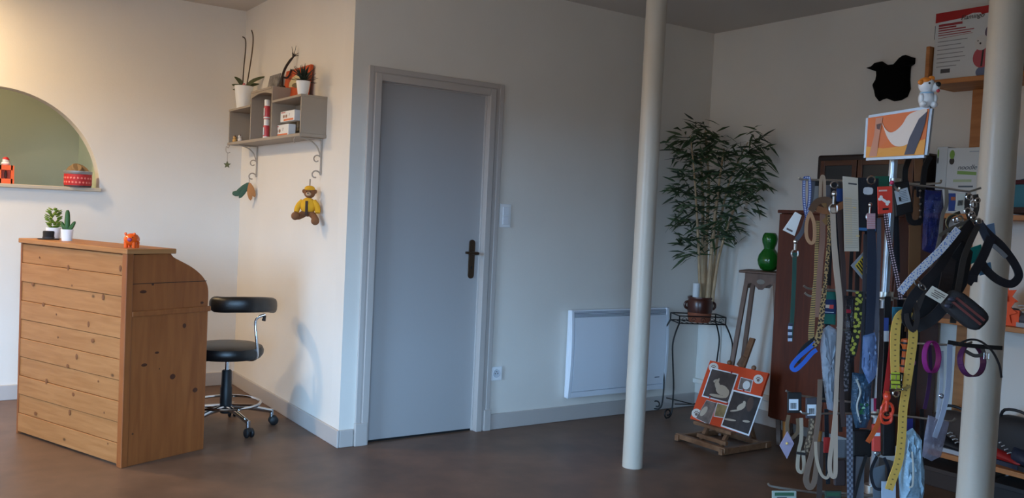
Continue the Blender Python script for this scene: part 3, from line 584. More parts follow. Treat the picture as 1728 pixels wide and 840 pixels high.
# small white boxes with orange print
def pbox(px0, py0, px1, py1, z0, lab, i):
    a = onp(px0, py1, 0, xs - .03); b = onp(px1, py0, 0, xs - .03); ya, yb = max(a.y, b.y), min(a.y, b.y); h = b.z - a.z; c = V((xs - .03, (ya + yb) / 2, z0)); wd = (ya - yb) / 2
    t = thing('carton', lab, 'box', c, 'white cartons in the shelf'); x0 = xs - .03
    MB().bb(x0, x0 + .045, yb, ya, z0, z0 + h).build('box_body', WHITE, t, bevel=.0015)
    MB().bb(x0 - .001, x0, yb + .12 * wd, ya - .5 * wd, z0 + .06 * h, z0 + .24 * h).build('orange_print', mat('orange_print', (220, 120, 74), .5), t)
    MB().bb(x0 - .001, x0, yb + 1.3 * wd, ya - .12 * wd, z0 + .84 * h, z0 + .92 * h).build('red_print', mat('red_print', (180, 60, 60), .5), t)
    gm = mat('grey_print', (130, 122, 124), .5)
    text('7', 'weight_print', h * .36, (x0 - .001, (ya + yb) / 2 - wd * .3, z0 + h * .58), -Y_, Z_, gm, t)
    for k in range(2): MB().ell((x0, ya - wd * (.5 + .35 * k), z0 + h * .5), Y_ * wd * .14, X_ * .001, Z_ * h * .16, 10, 5).build('animal_print', mat('brown_print', (150, 116, 96), .5), t)
    return h
h1 = pbox(461, 206, 487, 230, zi + .001, 'lower white carton with orange print in the near compartment', 0)
gb = mat('slate_blue_box', (112, 118, 130), .5)
t = MB().bb(xs - .015, xs + .05, y0 + .05, y0 + .155, zi + .001, zi + .085).build('carton', gb, bevel=.002); tag(t, 'slate blue box behind the lower white carton', 'box', 'boxes in the shelf')
h2 = pbox(473, 184, 497, 206, zi + .09, 'upper white carton with orange print in the near compartment', 1)
t = MB().bb(xs + .045, xs + .075, y0 + .03, y0 + .19, zi + .001, zi + .18).build('carton', mat('navy_box', (66, 70, 92), .5), bevel=.002); tag(t, 'tall navy box at the back of the near compartment', 'box', 'boxes in the shelf')
c = onp(500, 206, 0, xs - .02); t = thing('figurine', 'tiny brown figurine beside the upper white carton', 'figurine', V((xs - .0, y0 + .06, zi + .0855)))
q = V((xs - .005, y0 + .065, zi + .0855)); MB().ell(q + Z_ * .013, X_ * .01, Y_ * .012, Z_ * .013, 10, 8).build('body', mat('brown_resin', (84, 60, 52), .6), t, smooth=True); MB().sph(q + Z_ * .03, .008, 10, 8).build('head', MATS['brown_resin'], t, smooth=True)
for px, nm, cc, lab in ((396, 'figurine', (206, 164, 98), 'honey coloured little dog figurine in the far compartment'), (405, 'figurine', (214, 210, 206), 'white little dog figurine with dark cap in the far compartment')):
    q = onp(px, 236, 0, xs - .03); q = V((xs - .03, q.y, zi + .0005)); m_ = mat('resin_%d' % px, cc, .5); t = thing(nm, lab, 'figurine', q, 'dog figurines in the shelf')
    MB().ell(q + Z_ * .016, X_ * .016, Y_ * .021, Z_ * .0165, 12, 8).build('body', m_, t, smooth=True); MB().sph(q + Z_ * .038 + Y_ * .004, .0135, 12, 8).build('head', m_, t, smooth=True)
    for s_ in (-1, 1): MB().ell(q + Z_ * .047 + Y_ * (.004 + .01 * s_), X_ * .004, Y_ * .005, Z_ * .007, 8, 6).build('ear', mat('ear_brown', (86, 52, 40), .6), t, smooth=True)
# ------------------------------------------------------------------ radiator, switch, socket
rx0, rx1, rz0, rz1 = 3.562, 4.44, .157, .737; yr = YC - .045
rad = thing('radiator', 'white electric panel radiator on the wall behind the slim column', 'radiator', ((rx0 + rx1) / 2, YC - .04, rz0))
RADW = mat('radiator_white', (226, 232, 240), .35)
MB().bb(rx0 + .03, rx1 - .03, YC - .012, YC, rz0 + .05, rz1 - .05).build('wall_mount', STEEL, rad)
MB().bb(rx0, rx1, yr, YC - .012, rz0, rz1).build('body', RADW, rad, bevel=.008)
def bulge(z): u = (z - rz0) / (rz1 - rz0); return .010 + .016 * math.sin(math.pi * min(1, max(0, u))) 
def bulged(x0, x1, z0, z1, n=16):
    m = MB(); vs = []; fs = []
    for i in range(n + 1):
        z_ = z0 + (z1 - z0) * i / n; vs += [(x0, yr - bulge(z_), z_), (x1, yr - bulge(z_), z_), (x0, yr + .002, z_), (x1, yr + .002, z_)]
    for i in range(n): a = 4 * i; fs += [(a, a + 1, a + 5, a + 4), (a + 2, a + 6, a + 7, a + 3), (a, a + 4, a + 6, a + 2), (a + 1, a + 3, a + 7, a + 5)]
    fs += [(0, 2, 3, 1), (4 * n, 4 * n + 1, 4 * n + 3, 4 * n + 2)]; return m.add(vs, fs)
bulged(rx0 + .028, rx1 - .028, rz0 + .045, rz1 - .048).build('front_panel', RADW, rad, smooth=True)
bulged(rx0, rx0 + .024, rz0, rz1).build('side_cap', RADW, rad, smooth=True, bevel=.003); bulged(rx1 - .024, rx1, rz0, rz1).build('side_cap', RADW, rad, smooth=True, bevel=.003)
MB().bb(rx0 + .024, rx1 - .024, yr - .006, yr, rz1 - .046, rz1 - .012).build('outlet_grille', mat('grille_grey', (120, 128, 140), .6), rad)
for k in range(4): MB().bb(rx0 + .03, rx1 - .03, yr - .012, yr - .004, rz1 - .042 + k * .008, rz1 - .039 + k * .008).build('grille_slat', RADW, rad)
bulged(rx0 + .024, rx1 - .024, rz0 + .004, rz0 + .04).build('lower_strip', RADW, rad, smooth=True)
bl = rz0 + .09; MB().bb(rx1 - .115, rx1 - .07, yr - bulge(bl) - .002, yr - bulge(bl) + .004, bl, bl + .006).build('badge', mat('badge_grey', (90, 100, 115), .5), rad)
def plate(name, x0, x1, z0, z1, label, cat):
    t = thing(name, label, cat, ((x0 + x1) / 2, YC, z0)); MB().bb(x0, x1, YC - .010, YC, z0, z1).build('face_plate', WHITE, t, bevel=.003); return t
a = onp(843, 344, 1, YC); b = onp(862, 384, 1, YC); t = plate('light_switch', a.x, a.x + .083, b.z, b.z + .145, 'white double light switch beside the door frame', 'switch')
for k in range(2):
    z_ = b.z + .018 + .057 * k; MB().bb(a.x + .022, a.x + .066, YC - .014, YC - .008, z_, z_ + .05).build('rocker', mat('rocker_white', (222, 226, 232), .4), t, bevel=.002)
a = onp(827, 618, 1, YC); b = onp(850, 640, 1, YC); t = plate('wall_socket', a.x, a.x + .086, b.z, b.z + .086, 'white wall socket above the baseboard', 'socket')
cx, cz = a.x + .043, b.z + .043; MB().lathe([(.026, 0), (.026, .003), (.022, .003), (.021, .001), (0, .001)], (cx, YC - .0095, cz), 24, (0, -1, 0)).build('socket_well', mat('socket_grey', (196, 202, 210), .5), t, smooth=True)
for dx, dz in ((-.009, 0), (.009, 0), (0, .012)): MB().lathe([(.003, 0), (.003, .002)], (cx + dx, YC - .011, cz + dz), 10, (0, -1, 0)).build('socket_pin', DARK, t)

# ------------------------------------------------------------------ wrought iron plant stand
FLc = at(1147, 533, 5.98); FRc = at(1225, 536, 6.02); e1 = (FRc - FLc); e1.z = 0; W_ = e1.length; e1.normalize(); e2 = V((-e1.y, e1.x, 0)); 
zt = FLc.z; D_ = .20; O = V((FLc.x, FLc.y, 0))
ps = thing('plant_stand', 'black wrought-iron plant stand with curled feet in the room corner', 'plant stand', O + e1 * W_ / 2 + e2 * D_ / 2)
def q(a, b, z_): return O + e1 * a + e2 * b + Z_ * z_
cs = [(0, 0), (W_, 0), (W_, D_), (0, D_)]
m = MB()
for z_ in (zt, zt - .05): 
    for i in range(4): m.tube([q(*cs[i], z_), q(*cs[(i + 1) % 4], z_)], .0045, 6)
m.build('tray_rim', IRON, ps)
for i in range(4): MB().tube([q(*cs[i], zt), q(*cs[i], zt - .05)], .0045, 6).build('rim_post', IRON, ps)
for k in range(1, 9): MB().tube([q(W_ * k / 9, 0, zt - .05), q(W_ * k / 9, D_, zt - .05)], .0025, 5).build('tray_bar', IRON, ps)
for k in range(5):
    u0 = W_ * (k + .5) / 5; pts = [q(u0 + .018 * math.cos(a) * (1 - a / 9), 0, zt - .025 + .018 * math.sin(a) * (1 - a / 9)) for a in [i * .5 for i in range(14)]]; MB().tube(pts, .002, 5).build('scrollwork', IRON, ps)
for i, (a, b) in enumerate(cs):
    sx = -1 if a == 0 else 1; sy = -1 if b == 0 else 1; d = (e1 * sx * .85 + e2 * sy * .5).normalized(); p = q(a, b, 0)
    pts = smooth_path([p + Z_ * (zt - .05), p + d * .035 + Z_ * (zt - .12), p + d * .055 + Z_ * (zt - .20), p + d * .04 + Z_ * (zt - .34), p + d * .022 + Z_ * (zt - .5), p + d * .028 + Z_ * .05, p + d * .055 + Z_ * .012], 5)
    cc = p + d * .066 + Z_ * .043; pts += [cc + d * (.036 - .0015 * k) * math.cos(-1.5 + k * .42) + Z_ * (.036 - .0015 * k) * math.sin(-1.5 + k * .42) for k in range(1, 17)]
    MB().tube(pts, .0055, 7).build('leg', IRON, ps, smooth=True)
m = MB().tube([q(0, 0, .1) , q(W_ / 2, D_ / 2, .08), q(W_, D_, .1)], .004, 6).tube([q(W_, 0, .1), q(W_ / 2, D_ / 2, .08), q(0, D_, .1)], .004, 6).build('brace', IRON, ps)
# terracotta pot with bamboo
pb = q(W_ * .53, D_ * .5, zt - .047)
t = thing('bamboo_plant', 'tall artificial bamboo in a brown glazed pot with two ear handles', 'plant', pb)
glz = mat('brown_glaze', (74, 38, 28), .3, var=.3, vscale=10); terra = mat('terracotta', (136, 74, 48), .75)
MB().lathe([(.070, 0), (.078, .02), (.082, .062), (.081, .07)], pb, 30).build('pot_base', terra, t, smooth=True)
MB().lathe([(.082, .066), (.088, .09), (.088, .14), (.082, .155), (.088, .168), (.086, .175), (.076, .175), (.074, .15), (0, .15)], pb, 30).build('pot_neck', glz, t, smooth=True)
for s_ in (-1, 1): MB().tube([pb + RH * s_ * (.084 + .022 * math.sin(a)) + Z_ * (.115 + .024 * math.cos(a)) for a in [i * math.pi / 8 for i in range(9)]], .009, 8).build('handle', glz, t, smooth=True)
MB().lathe([(.074, .15), (.074, .158)], pb, 20).build('soil', soil, t)
MB().lathe([(.024, .15), (.026, .26), (.024, .27)], pb - RH * .035 - FH * .02, 14).build('white_wrapper', mat('white_wrap', (208, 212, 214), .5, bump=.4, bscale=30), t, smooth=True)
cane = mat('bamboo_cane', (176, 150, 116), .6, var=.2, vscale=12); lg_ = mat('bamboo_leaf', (54, 74, 44), .6, var=.35, vscale=9); lg2 = mat('bamboo_leaf_dark', (36, 54, 38), .6)
d0 = (pb - CAM).dot(FW)
rnd = random.Random(5)
canes = [((1182, 508), (1178, 400), (1172, 300), (1165, 228)), ((1188, 508), (1192, 400), (1196, 310), (1190, 220)), ((1194, 508), (1203, 400), (1212, 320), (1222, 250)), ((1199, 508), (1211, 400), (1230, 310), (1262, 240)), ((1186, 508), (1186, 410), (1186, 330), (1182, 260)), ((1202, 508), (1214, 430), (1240, 350), (1275, 270))]
offs = (-.03, .03, -.02, .02, .05, -.045)
def clear_of_wall(x, y, d):
    while at(x, y, d).x > 4.67 or at(x, y, d).y > 4.4: d -= .02
    return at(x, y, d)
for k, cpx in enumerate(canes):
    p = smooth_path([clear_of_wall(x, y, d0 + offs[k] * (1 + i * .6)) for i, (x, y) in enumerate(cpx)], 8); N = len(p)
    MB().tube(p, [(.017 if k in (1, 2, 4) else .0115) * (1 - .72 * i / (N - 1)) * (1.12 if i % 4 == 0 else 1) for i in range(N)], 8).build('cane', cane, t, smooth=True)
clus = [(1150, 235, 26), (1180, 225, 28), (1205, 232, 24), (1145, 262, 24), (1172, 262, 30), (1205, 262, 28), (1232, 256, 20), (1262, 262, 22), (1278, 245, 22), (1288, 262, 16), (1160, 292, 26), (1190, 290, 28), (1220, 290, 28), (1250, 290, 28), (1276, 288, 22), (1145, 318, 26), (1175, 322, 22), (1210, 318, 26), (1240, 318, 28), (1268, 318, 22), (1155, 345, 26), (1182, 348, 20), (1212, 348, 24), (1245, 342, 24), (1150, 372, 26), (1176, 378, 22), (1212, 376, 24), (1234, 372, 22), (1160, 402, 24), (1186, 408, 18), (1214, 400, 24), (1238, 398, 18), (1160, 424, 16), (1282, 310, 14), (1200, 245, 20), (1262, 340, 18), (1182, 212, 14), (1275, 228, 12)]
def leafmesh(nm, L, w_, curl):
    m = MB(); pts = smooth_path([V((0, 0, 0)), V((L * .5, 0, -curl * .35 * L)), V((L, 0, -curl * L))], 2); m.rib(pts, [.002, w_, w_ * .95, w_ * .6, .0008], .0008, V((0, 0, 1))); return m
lib = []
for i, (L, w_, cu_) in enumerate(((.10, .016, .3), (.085, .015, .55), (.11, .017, .8))):
    o = leafmesh('leaf', L, w_, cu_).build('leaf', lg_ if i else lg2, t, base=None); lib.append(o.data)
    for v_ in o.data.vertices: v_.co = v_.co + WL[t]
    bpy.data.objects.remove(o)
stuff = MB(); nleaf = 0
allp = []
for (x, y, n) in clus:
    for j in range(int(n * 1.15)):
        a = rnd.gauss(0, 1); b_ = rnd.gauss(0, 1); allp.append((x + a * 7.5, y + b_ * 7.5, d0 + rnd.gauss(0, .07), x, y))
rnd.shuffle(allp)
for i, (x, y, d, x0, y0_) in enumerate(allp):
    while at(x, y, d).x > 4.63 or at(x, y, d).y > 4.35: d -= .03
    p = at(x, y, d); side = rnd.choice((-1, 1)) if abs(x - 1205) < 45 else (1 if x > 1205 else -1)
    if rnd.random() < .3: side = -side
    az = rnd.gauss(0, .9); up = rnd.uniform(-.55, .85); dr = (RH * side * math.cos(az) + FH * math.sin(az) + Z_ * up).normalized(); sd = dr.cross(Z_).normalized(); un = sd.cross(dr); roll = rnd.gauss(0, 1.0); un = un * math.cos(roll) + sd * math.sin(roll); sd = dr.cross(un)
    if i < 300:
        o = bpy.data.objects.new('leaf', lib[i % 3]); col.objects.link(o); o.parent = t
        M = Matrix((dr, -sd, un)).transposed().to_4x4(); M.translation = p - WL[t]; o.matrix_local = M
    else:
        L = rnd.uniform(.075, .11); cu_ = rnd.uniform(.2, .9); stuff.rib([p, p + dr * L * .5 - Z_ * cu_ * L * .12, p + dr * L - Z_ * cu_ * L * .5], [.003, .017, .0008], .0008, un)
o = stuff.build('foliage', lg_, t); o['kind'] = 'stuff'

# ------------------------------------------------------------------ pedestal with green vase
pcx = at(1291, 458, 5.62); zt = pcx.z; O = V((pcx.x, pcx.y, 0))
rot = math.radians(22); f1 = V((math.cos(rot), math.sin(rot), 0)); f1 = (RH * math.cos(.5) - FH * math.sin(.5)); f2 = (RH * math.sin(.5) + FH * math.cos(.5))
ped = thing('pedestal_table', 'tall brown wooden pedestal with splayed legs carrying the green vase', 'side table', O)
hs = .118
tp = [O + f1 * a * hs + f2 * b * hs + Z_ * (zt - .012) for a, b in ((-1.18, -1), (1.18, -1), (1.18, 1), (-1.18, 1))]
MB().prism(tp, Z_ * .016).build('table_top', STOOLW, ped, bevel=.004)
for (ea, eb) in ((f1, f2), (f1, -f2), (f2, f1), (f2, -f1)):
    base = O + eb * hs * .78; prof = [(-.092, 0), (.092, 0), (.092, -.075), (.06, -.06), (.035, -.075), (.012, -.10), (-.012, -.10), (-.035, -.075), (-.06, -.06), (-.092, -.075)]
    MB().prism([base + ea * a + Z_ * (zt - .012 + b) for a, b in prof], eb * .012).build('apron', STOOLW, ped)
    MB().ell(base + eb * .0125 + Z_ * (zt - .062), ea * .026, eb * .002, Z_ * .016, 14, 6).build('hand_hole', mat('hole_light', (150, 146, 138), .7), ped)
for a in (-1, 1):
    for b in (-1, 1):
        p0 = O + f1 * a * .085 + f2 * b * .085 + Z_ * (zt - .012); p1 = O + f1 * a * .185 + f2 * b * .185
        MB().bar(p0, p1, .028, .028, f1).build('leg', STOOLW, ped, bevel=.003)
vc = O + Z_ * (zt + .0045) + RH * .02
gl = mat('green_glass', (34, 132, 44), .08, spec=.8); p_ = gl.node_tree.nodes['Principled BSDF']; p_.inputs['Transmission Weight'].default_value = .35
MB().lathe([(.03, 0), (.05, .012), (.066, .04), (.071, .068), (.064, .10), (.046, .127), (.034, .142), (.036, .155), (.046, .18), (.049, .205), (.044, .228), (.036, .242), (.032, .244), (.034, .236), (.042, .205), (.03, .15), (.055, .10), (.062, .068), (.04, .02), (0, .015)], vc, 36).build('gourd_vase', gl, smooth=True)
vz = [o for o in col.objects if o.name.startswith('gourd_vase')][0]; tag(vz, 'glossy green double-gourd glass vase on the pedestal', 'vase')

# ------------------------------------------------------------------ table easel with photo board
b0 = onp(1166, 705, 0, 4.02); b1 = onp(1263, 737, 0, 4.02); tl = onp(1199.5, 608.5, 0, 4.02)
yA, yB = b0.y, b1.y; zb0 = (b0.z + b1.z) / 2; hgt = .0
# board leans back: find top by lean so that the left edge projects where it should
best = None
for k in range(40):
    lean = k * .01; P = onp(1199.5, 608.5, 0, 4.02 + lean); e = abs(P.y - yA)
    if best is None or e < best[0]: best = (e, lean, P.z)
lean, ztp = best[1], best[2]
ez = thing('table_easel', 'wooden table easel on the floor before the pedestal', 'easel', (4.1, (yA + yB) / 2, 0))
xm = 4.02; up = V((lean, 0, ztp - zb0)); BHt = up.length; up.normalize(); nb = V((-up.z, 0, up.x)); ym = (yA + yB) / 2
def eb(a, h, o=0): return V((xm, ym, zb0)) + Y_ * (-a) + up * h + nb * o     # a: to the right as seen, h up the board, o out of its face
WB = abs(yA - yB)
def er(nm, a, b, w_, h_): MB().bar(a, b, w_, h_).build(nm, EASELW, ez, bevel=.003)
er('base_rail', (3.93, yA + .02, .03), (3.93, yB + .08, .03), .03, .03); er('base_rail', (4.30, yA + .02, .02), (4.30, yB + .08, .02), .03, .03)
er('side_runner', (3.90, yA, .022), (4.34, yA, .022), .028, .036); er('side_runner', (3.90, yB + .1, .022), (4.34, yB + .1, .022), .028, .036)
for a in (-.10, .06): er('riser', (3.985, ym - a, .03), eb(a, .02, -.03), .024, .024)
er('cross_rail', (3.985, ym + .13, .055), (3.985, ym - .1, .055), .024, .024)
er('tray', eb(-.17, -.012, .014), eb(.13, -.012, .014), .045, .02)
er('mast', eb(-.015, -.03, -.035), eb(.0, BHt + .20, -.035), .04, .018); er('mast_block', eb(-.03, BHt + .01, -.035), eb(-.03 + .02, BHt + .075, -.035), .05, .032)
er('back_leg', eb(0, BHt * .75, -.06), (4.35, ym, .015), .026, .02)
for a in (-.09, .1): MB().ell(eb(a, BHt + .015, -.01), Y_ * .016, up * .016, nb * .014, 12, 8).build('wing_nut', EASELW, ez, smooth=True)
bo = thing('photo_board', 'orange panel with animal photographs and white paw logos on the easel', 'photo board', eb(0, 0, 0))
MB().box(eb(0, BHt / 2, 0), Y_ * (WB / 2), up * (BHt / 2), nb * .008).build('panel', mat('orange_panel', (214, 70, 22), .6), bo)
def ebpx(x, y, o=.01):
    # point of the board face under the given photo position
    d = RT * ((x - 864) / F) - UPV * ((y - 420) / F) + FW; p0 = eb(0, 0, .008); k = (p0 - CAM).dot(nb) / d.dot(nb); return CAM + d * k + nb * (o - .008)
S6 = .2144
def z6(x, y, o): return ebpx(1140 + x * S6, 590 + y * S6, o)
def photo(qd, tone, lab, o=.0095, border=.88):
    P = [z6(x, y, o) for x, y in qd]; c_ = sum(P, V()) / 4
    fr = MB().prism(P, nb * .0015).build('photo_print', WHITE, bo); fr['label'] = lab
    MB().prism([c_ + (p - c_) * border + nb * .0015 for p in P], nb * .0006).build('picture', tone, fr); return fr, c_
dk1 = mat('photo_dark', (74, 62, 58), .5, var=.3, vscale=16); dk2 = mat('photo_darker', (56, 48, 46), .5, var=.4, vscale=18); lt1 = mat('photo_light', (120, 104, 96), .5, var=.4, vscale=24); fawn = mat('photo_fawn', (186, 170, 150), .5)
def blob(fr, x, y, a, b, ang, o, m): 
    c_ = z6(x, y, o); ux = (z6(x + 10, y, o) - c_) / 10; uy = (z6(x, y + 10, o) - c_) / 10; ca, sa = math.cos(ang), math.sin(ang)
    MB().prism([c_ + ux * (a * math.cos(t_) * ca - b * math.sin(t_) * sa) + uy * (a * math.cos(t_) * sa + b * math.sin(t_) * ca) for t_ in [i * math.pi / 8 for i in range(16)]], nb * .0005).build('animal_print', m, fr)
f4, _ = photo([(160, 540), (245, 395), (330, 420), (265, 590)], lt1, 'greyish photo print at lower left', .0086, .97); blob(f4, 225, 485, 45, 20, 2.2, .0112, fawn)
f5, _ = photo([(300, 525), (330, 415), (420, 440), (385, 540)], mat('photo_olive', (150, 128, 84), .5, var=.4, vscale=20), 'small white-edged photo print in the middle', .0086, .9)
f3, _ = photo([(490, 310), (515, 215), (612, 240), (590, 335)], lt1, 'small pale photo print at upper right', .0088, .92); blob(f3, 560, 280, 28, 35, .4, .0114, mat('photo_white', (214, 212, 208), .5))
f2, _ = photo([(357, 603), (455, 315), (688, 372), (580, 680)], dk2, 'large dark photo print at lower right', .0098, .92)
for (x, y, a, b, g) in ((520, 450, 40, 22, -.6), (545, 420, 12, 16, 0), (470, 480, 38, 7, -.1), (430, 552, 50, 8, .15), (560, 565, 30, 9, .1), (590, 430, 26, 60, .2)): blob(f2, x, y, a, b, g, .0124, fawn if x != 590 else mat('photo_brown', (88, 66, 56), .5))
f1_, _ = photo([(208, 368), (285, 142), (498, 192), (420, 425)], dk1, 'large photo print of a pale dog at upper left', .0102, .92)
for (x, y, a, b, g) in ((370, 320, 52, 40, .5), (335, 285, 20, 45, -.3), (325, 248, 24, 14, -.2), (330, 365, 62, 12, .2), (400, 345, 24, 38, .3), (345, 236, 5, 12, .2)): blob(f1_, x, y, a, b, g, .0128, fawn)
for (x, y) in ((300, 138), (652, 232), (165, 500)):
    lo = MB(); c_ = z6(x, y, .0092); ux = (z6(x + 10, y, .0092) - c_) / 10; uy = (z6(x, y + 10, .0092) - c_) / 10
    L_ = lo.prism([c_ + ux * 38 * math.cos(a) + uy * 36 * math.sin(a) for a in [i * math.pi / 12 for i in range(24)]], nb * .0006).build('round_logo', mat('logo_white', (214, 206, 196), .6), bo)
    for (dx, dy, r) in ((0, 8, 12), (-14, -6, 5), (-5, -14, 5), (6, -14, 5), (15, -5, 5)): MB().prism([c_ + nb * .0006 + ux * (dx + r * math.cos(a)) + uy * (dy + r * math.sin(a)) for a in [i * math.pi / 6 for i in range(12)]], nb * .0004).build('paw_print', mat('logo_brown', (120, 96, 84), .6), L_)
for (x, y) in ((445, 180), (275, 375), (540, 320), (412, 425)): MB().ell(z6(x, y, .014), Y_ * .006, up * .008, nb * .006, 8, 6).build('clip', mat('red_clip', (176, 50, 44), .4), bo)

# ------------------------------------------------------------------ cabinet
CX0, CY1, CY0, CZ0, CZ1 = 4.30, 3.44, 2.675, .185, 1.445
cab = thing('cabinet', 'tall red-brown veneered cabinet on honey tapered legs behind the leash rack', 'cabinet', ((CX0 + XD) / 2, (CY0 + CY1) / 2, 0))
MB().bb(CX0 + .02, XD - .03, CY0, CY1, CZ0, CZ1 - .02).build('carcass', MAHOG, cab, bevel=.004)
MB().bb(CX0 - .004, XD - .025, CY0 - .008, CY1 + .008, CZ1 - .02, CZ1).build('top_panel', MAHOG, cab, bevel=.004)
ymid = (CY0 + CY1) / 2
for (a, b) in ((CY0 + .006, ymid - .002), (ymid + .002, CY1 - .006)):
    d_ = MB().bb(CX0, CX0 + .02, a, b, CZ0 + .01, CZ1 - .025).build('door', MAHOG, cab, bevel=.002)
    MB().sph((CX0 - .012, (ymid - .05) if b < ymid else (ymid + .05), .9), .013, 12, 8).build('knob', BRONZE, d_, smooth=True)
for x in (CX0 + .07, XD - .10):
    for y in (CY0 + .09, CY1 - .09): MB().lathe([(.012, 0), (.024, CZ0)], (x, y, 0), 14).build('leg', HONEY, cab, smooth=True)
# glazed hutch on the cabinet
p0 = onp(1379, 262, 0, 4.50); hy1 = p0.y; hz1 = p0.z; hy0 = CY0 + .005
hu = thing('glazed_hutch', 'dark wooden glazed hutch standing on the cabinet', 'hutch', (4.62, (hy0 + hy1) / 2, CZ1))
MB().bb(4.505, 4.76, hy0, hy1, CZ1, hz1).build('carcass', DWOOD, hu, bevel=.012)
hm = (hy0 + hy1) / 2 + .05; RW = wood('reddish_frame', (74, 40, 22), (96, 54, 30), (6, 1, 6), 3, .4)
for (a, b) in ((hy0 + .035, hm - .004), (hm + .004, hy1 - .035)):
    d_ = thing.__wrapped__ if False else None
    fr = MB(); z0_, z1_ = CZ1 + .03, hz1 - .035; k = .03
    fr.bb(4.49, 4.506, a, a + k, z0_, z1_).bb(4.49, 4.506, b - k, b, z0_, z1_).bb(4.49, 4.506, a + k, b - k, z0_, z0_ + k).bb(4.49, 4.506, a + k, b - k, z1_ - k, z1_)
    d_ = fr.build('door', RW, hu, bevel=.002); MB().bb(4.498, 4.503, a + k, b - k, z0_ + k, z1_ - k).build('pane', mat('dark_pane', (44, 46, 46), .4), d_)

# ------------------------------------------------------------------ black dog-shaped hanging on the right wall
sil = [(1465, 115), (1474, 112), (1480, 106), (1490, 104), (1496, 108), (1500, 110), (1518, 108), (1522, 102), (1527, 100), (1530, 93), (1538, 96), (1545, 98), (1544, 108), (1538, 112), (1537, 118), (1536, 135), (1537, 150), (1532, 163), (1522, 169), (1510, 171), (1497, 166), (1490, 168), (1485, 171), (1481, 166), (1479, 156), (1476, 146), (1481, 138), (1483, 128), (1482, 113), (1475, 118)]
P = [onp(x, y, 0, XD - .004) for x, y in sil]; cN = sum(P, V()) / len(P)
m = MB(); n = len(P); rings = [(1.0, .0), (1.0, .012), (.94, .035), (.8, .052), (.5, .06)]
vs = [cN + (p - cN) * s_ + V((-d, 0, 0)) for s_, d in rings for p in P]; fs = [(i * n + k, i * n + (k + 1) % n, (i + 1) * n + (k + 1) % n, (i + 1) * n + k) for i in range(len(rings) - 1) for k in range(n)] + [tuple(range(n)), tuple((len(rings) - 1) * n + k for k in range(n))]
m.add(vs, fs); dg = thing('plush_hanging', 'black dog-shaped plush wall hanging above the cabinet', 'wall hanging', (XD, cN.y, min(p.z for p in P)))
m.build('body', mat('black_plush', (9, 9, 10), 1.0, bump=.4, bscale=150, spec=.1), dg, smooth=True)

# ------------------------------------------------------------------ pine wall shelving
SF = 4.50
sh = thing('pine_shelving', 'honey pine shelving on the right wall behind the near column', 'shelving', (4.65, 2.0, 0))
ysh1 = onp(1566, 134, 0, SF).y; ysh0 = 1.15
zs = [onp(1572, 134, 0, SF).z - .03, onp(1715, 362, 0, SF).z - .028, onp(1715, 552, 0, SF).z - .028, onp(1715, 795, 0, SF).z - .03]
for z_ in zs: MB().bb(SF, XD - .003, ysh0, ysh1, z_, z_ + .026).build('shelf_board', SHELFW, sh, bevel=.003)
MB().bb(SF + .0, XD - .002, ysh1, ysh1 + .022, zs[0] - .0, zs[0] + .21).build('end_panel', SHELFW, sh, bevel=.003)
for (y_, w_) in ((onp(1648, 200, 0, XD - .03).y, .06), (1.5, .06)): MB().bb(XD - .035, XD - .002, y_ - w_ / 2, y_ + w_ / 2, .0, zs[0]).build('upright', SHELFW, sh, bevel=.003)
zsh = [z_ + .0265 for z_ in zs]
# carton of a dog carrier on the top shelf
A = onp(1573, 132, 0, SF + .03); Bq = onp(1668, 124, 0, SF + .03); yA_, yB_ = A.y, Bq.y - .02; zA = zsh[0]; zT = onp(1578, 24, 0, SF + .03).z
t = thing('carrier_carton', 'white carton with red top band and a pictured dog carrier on the top shelf', 'box', (SF + .1, (yA_ + yB_) / 2, zA)); xf = SF + .03
MB().bb(xf, xf + .16, yB_, yA_, zA, zT).build('box_body', mat('carton_white', (206, 206, 204), .55), t, bevel=.002)
hB = zT - zA; wB = yA_ - yB_
def cf(u, v_, o=.0): return V((xf - o, yA_ - u * wB, zA + v_ * hB))
RED = mat('carton_red', (168, 14, 20), .5)
MB().prism([cf(0, .86, .0005), cf(.5, .88, .0005), cf(1, .90, .0005), cf(1, 1.002, .0005), cf(0, 1.002, .0005)], (-.001, 0, 0)).build('red_band', RED, t)
MB().prism([cf(.44, .84, .001), cf(.5, .895, .001), cf(.62, .925, .001), cf(.75, .915, .001), cf(.78, .88, .001), cf(.6, .86, .001)], (-.001, 0, 0)).build('logo_cloud', mat('carton_white', (206, 206, 204), .55), t)
text('Flamingo', 'logo_lettering', .034, cf(.62, .878, .0022), -Y_, Z_, BLACK, t, shear=.3)
tr = mat('text_red', (150, 40, 48), .6); tg = mat('text_grey', (140, 140, 140), .6)
for k, (w_, c_, hh) in enumerate(((.40, tr, .014), (.30, tr, .009), (.46, tr, .007), (.6, tr, .005), (.55, tr, .005))):
    z_ = .795 - k * .034; MB().prism([cf(.06, z_, .0005), cf(.06 + w_, z_, .0005), cf(.06 + w_, z_ + hh / hB * .9, .0005), cf(.06, z_ + hh / hB * .9, .0005)], (-.0006, 0, 0)).build('print_line', c_, t)
MB().prism([cf(.06, .62, .0005), cf(.64, .64, .0005), cf(.64, .646, .0005), cf(.06, .626, .0005)], (-.0006, 0, 0)).build('rule_line', tr, t)
for k in range(7):
    z_ = .565 - k * .062; w_ = (.5, .4, .46, .44, .48, .4, .34)[k]; MB().prism([cf(.06, z_, .0005), cf(.06 + w_, z_, .0005), cf(.06 + w_, z_ + .012, .0005), cf(.06, z_ + .012, .0005)], (-.0006, 0, 0)).build('print_line', tg, t)
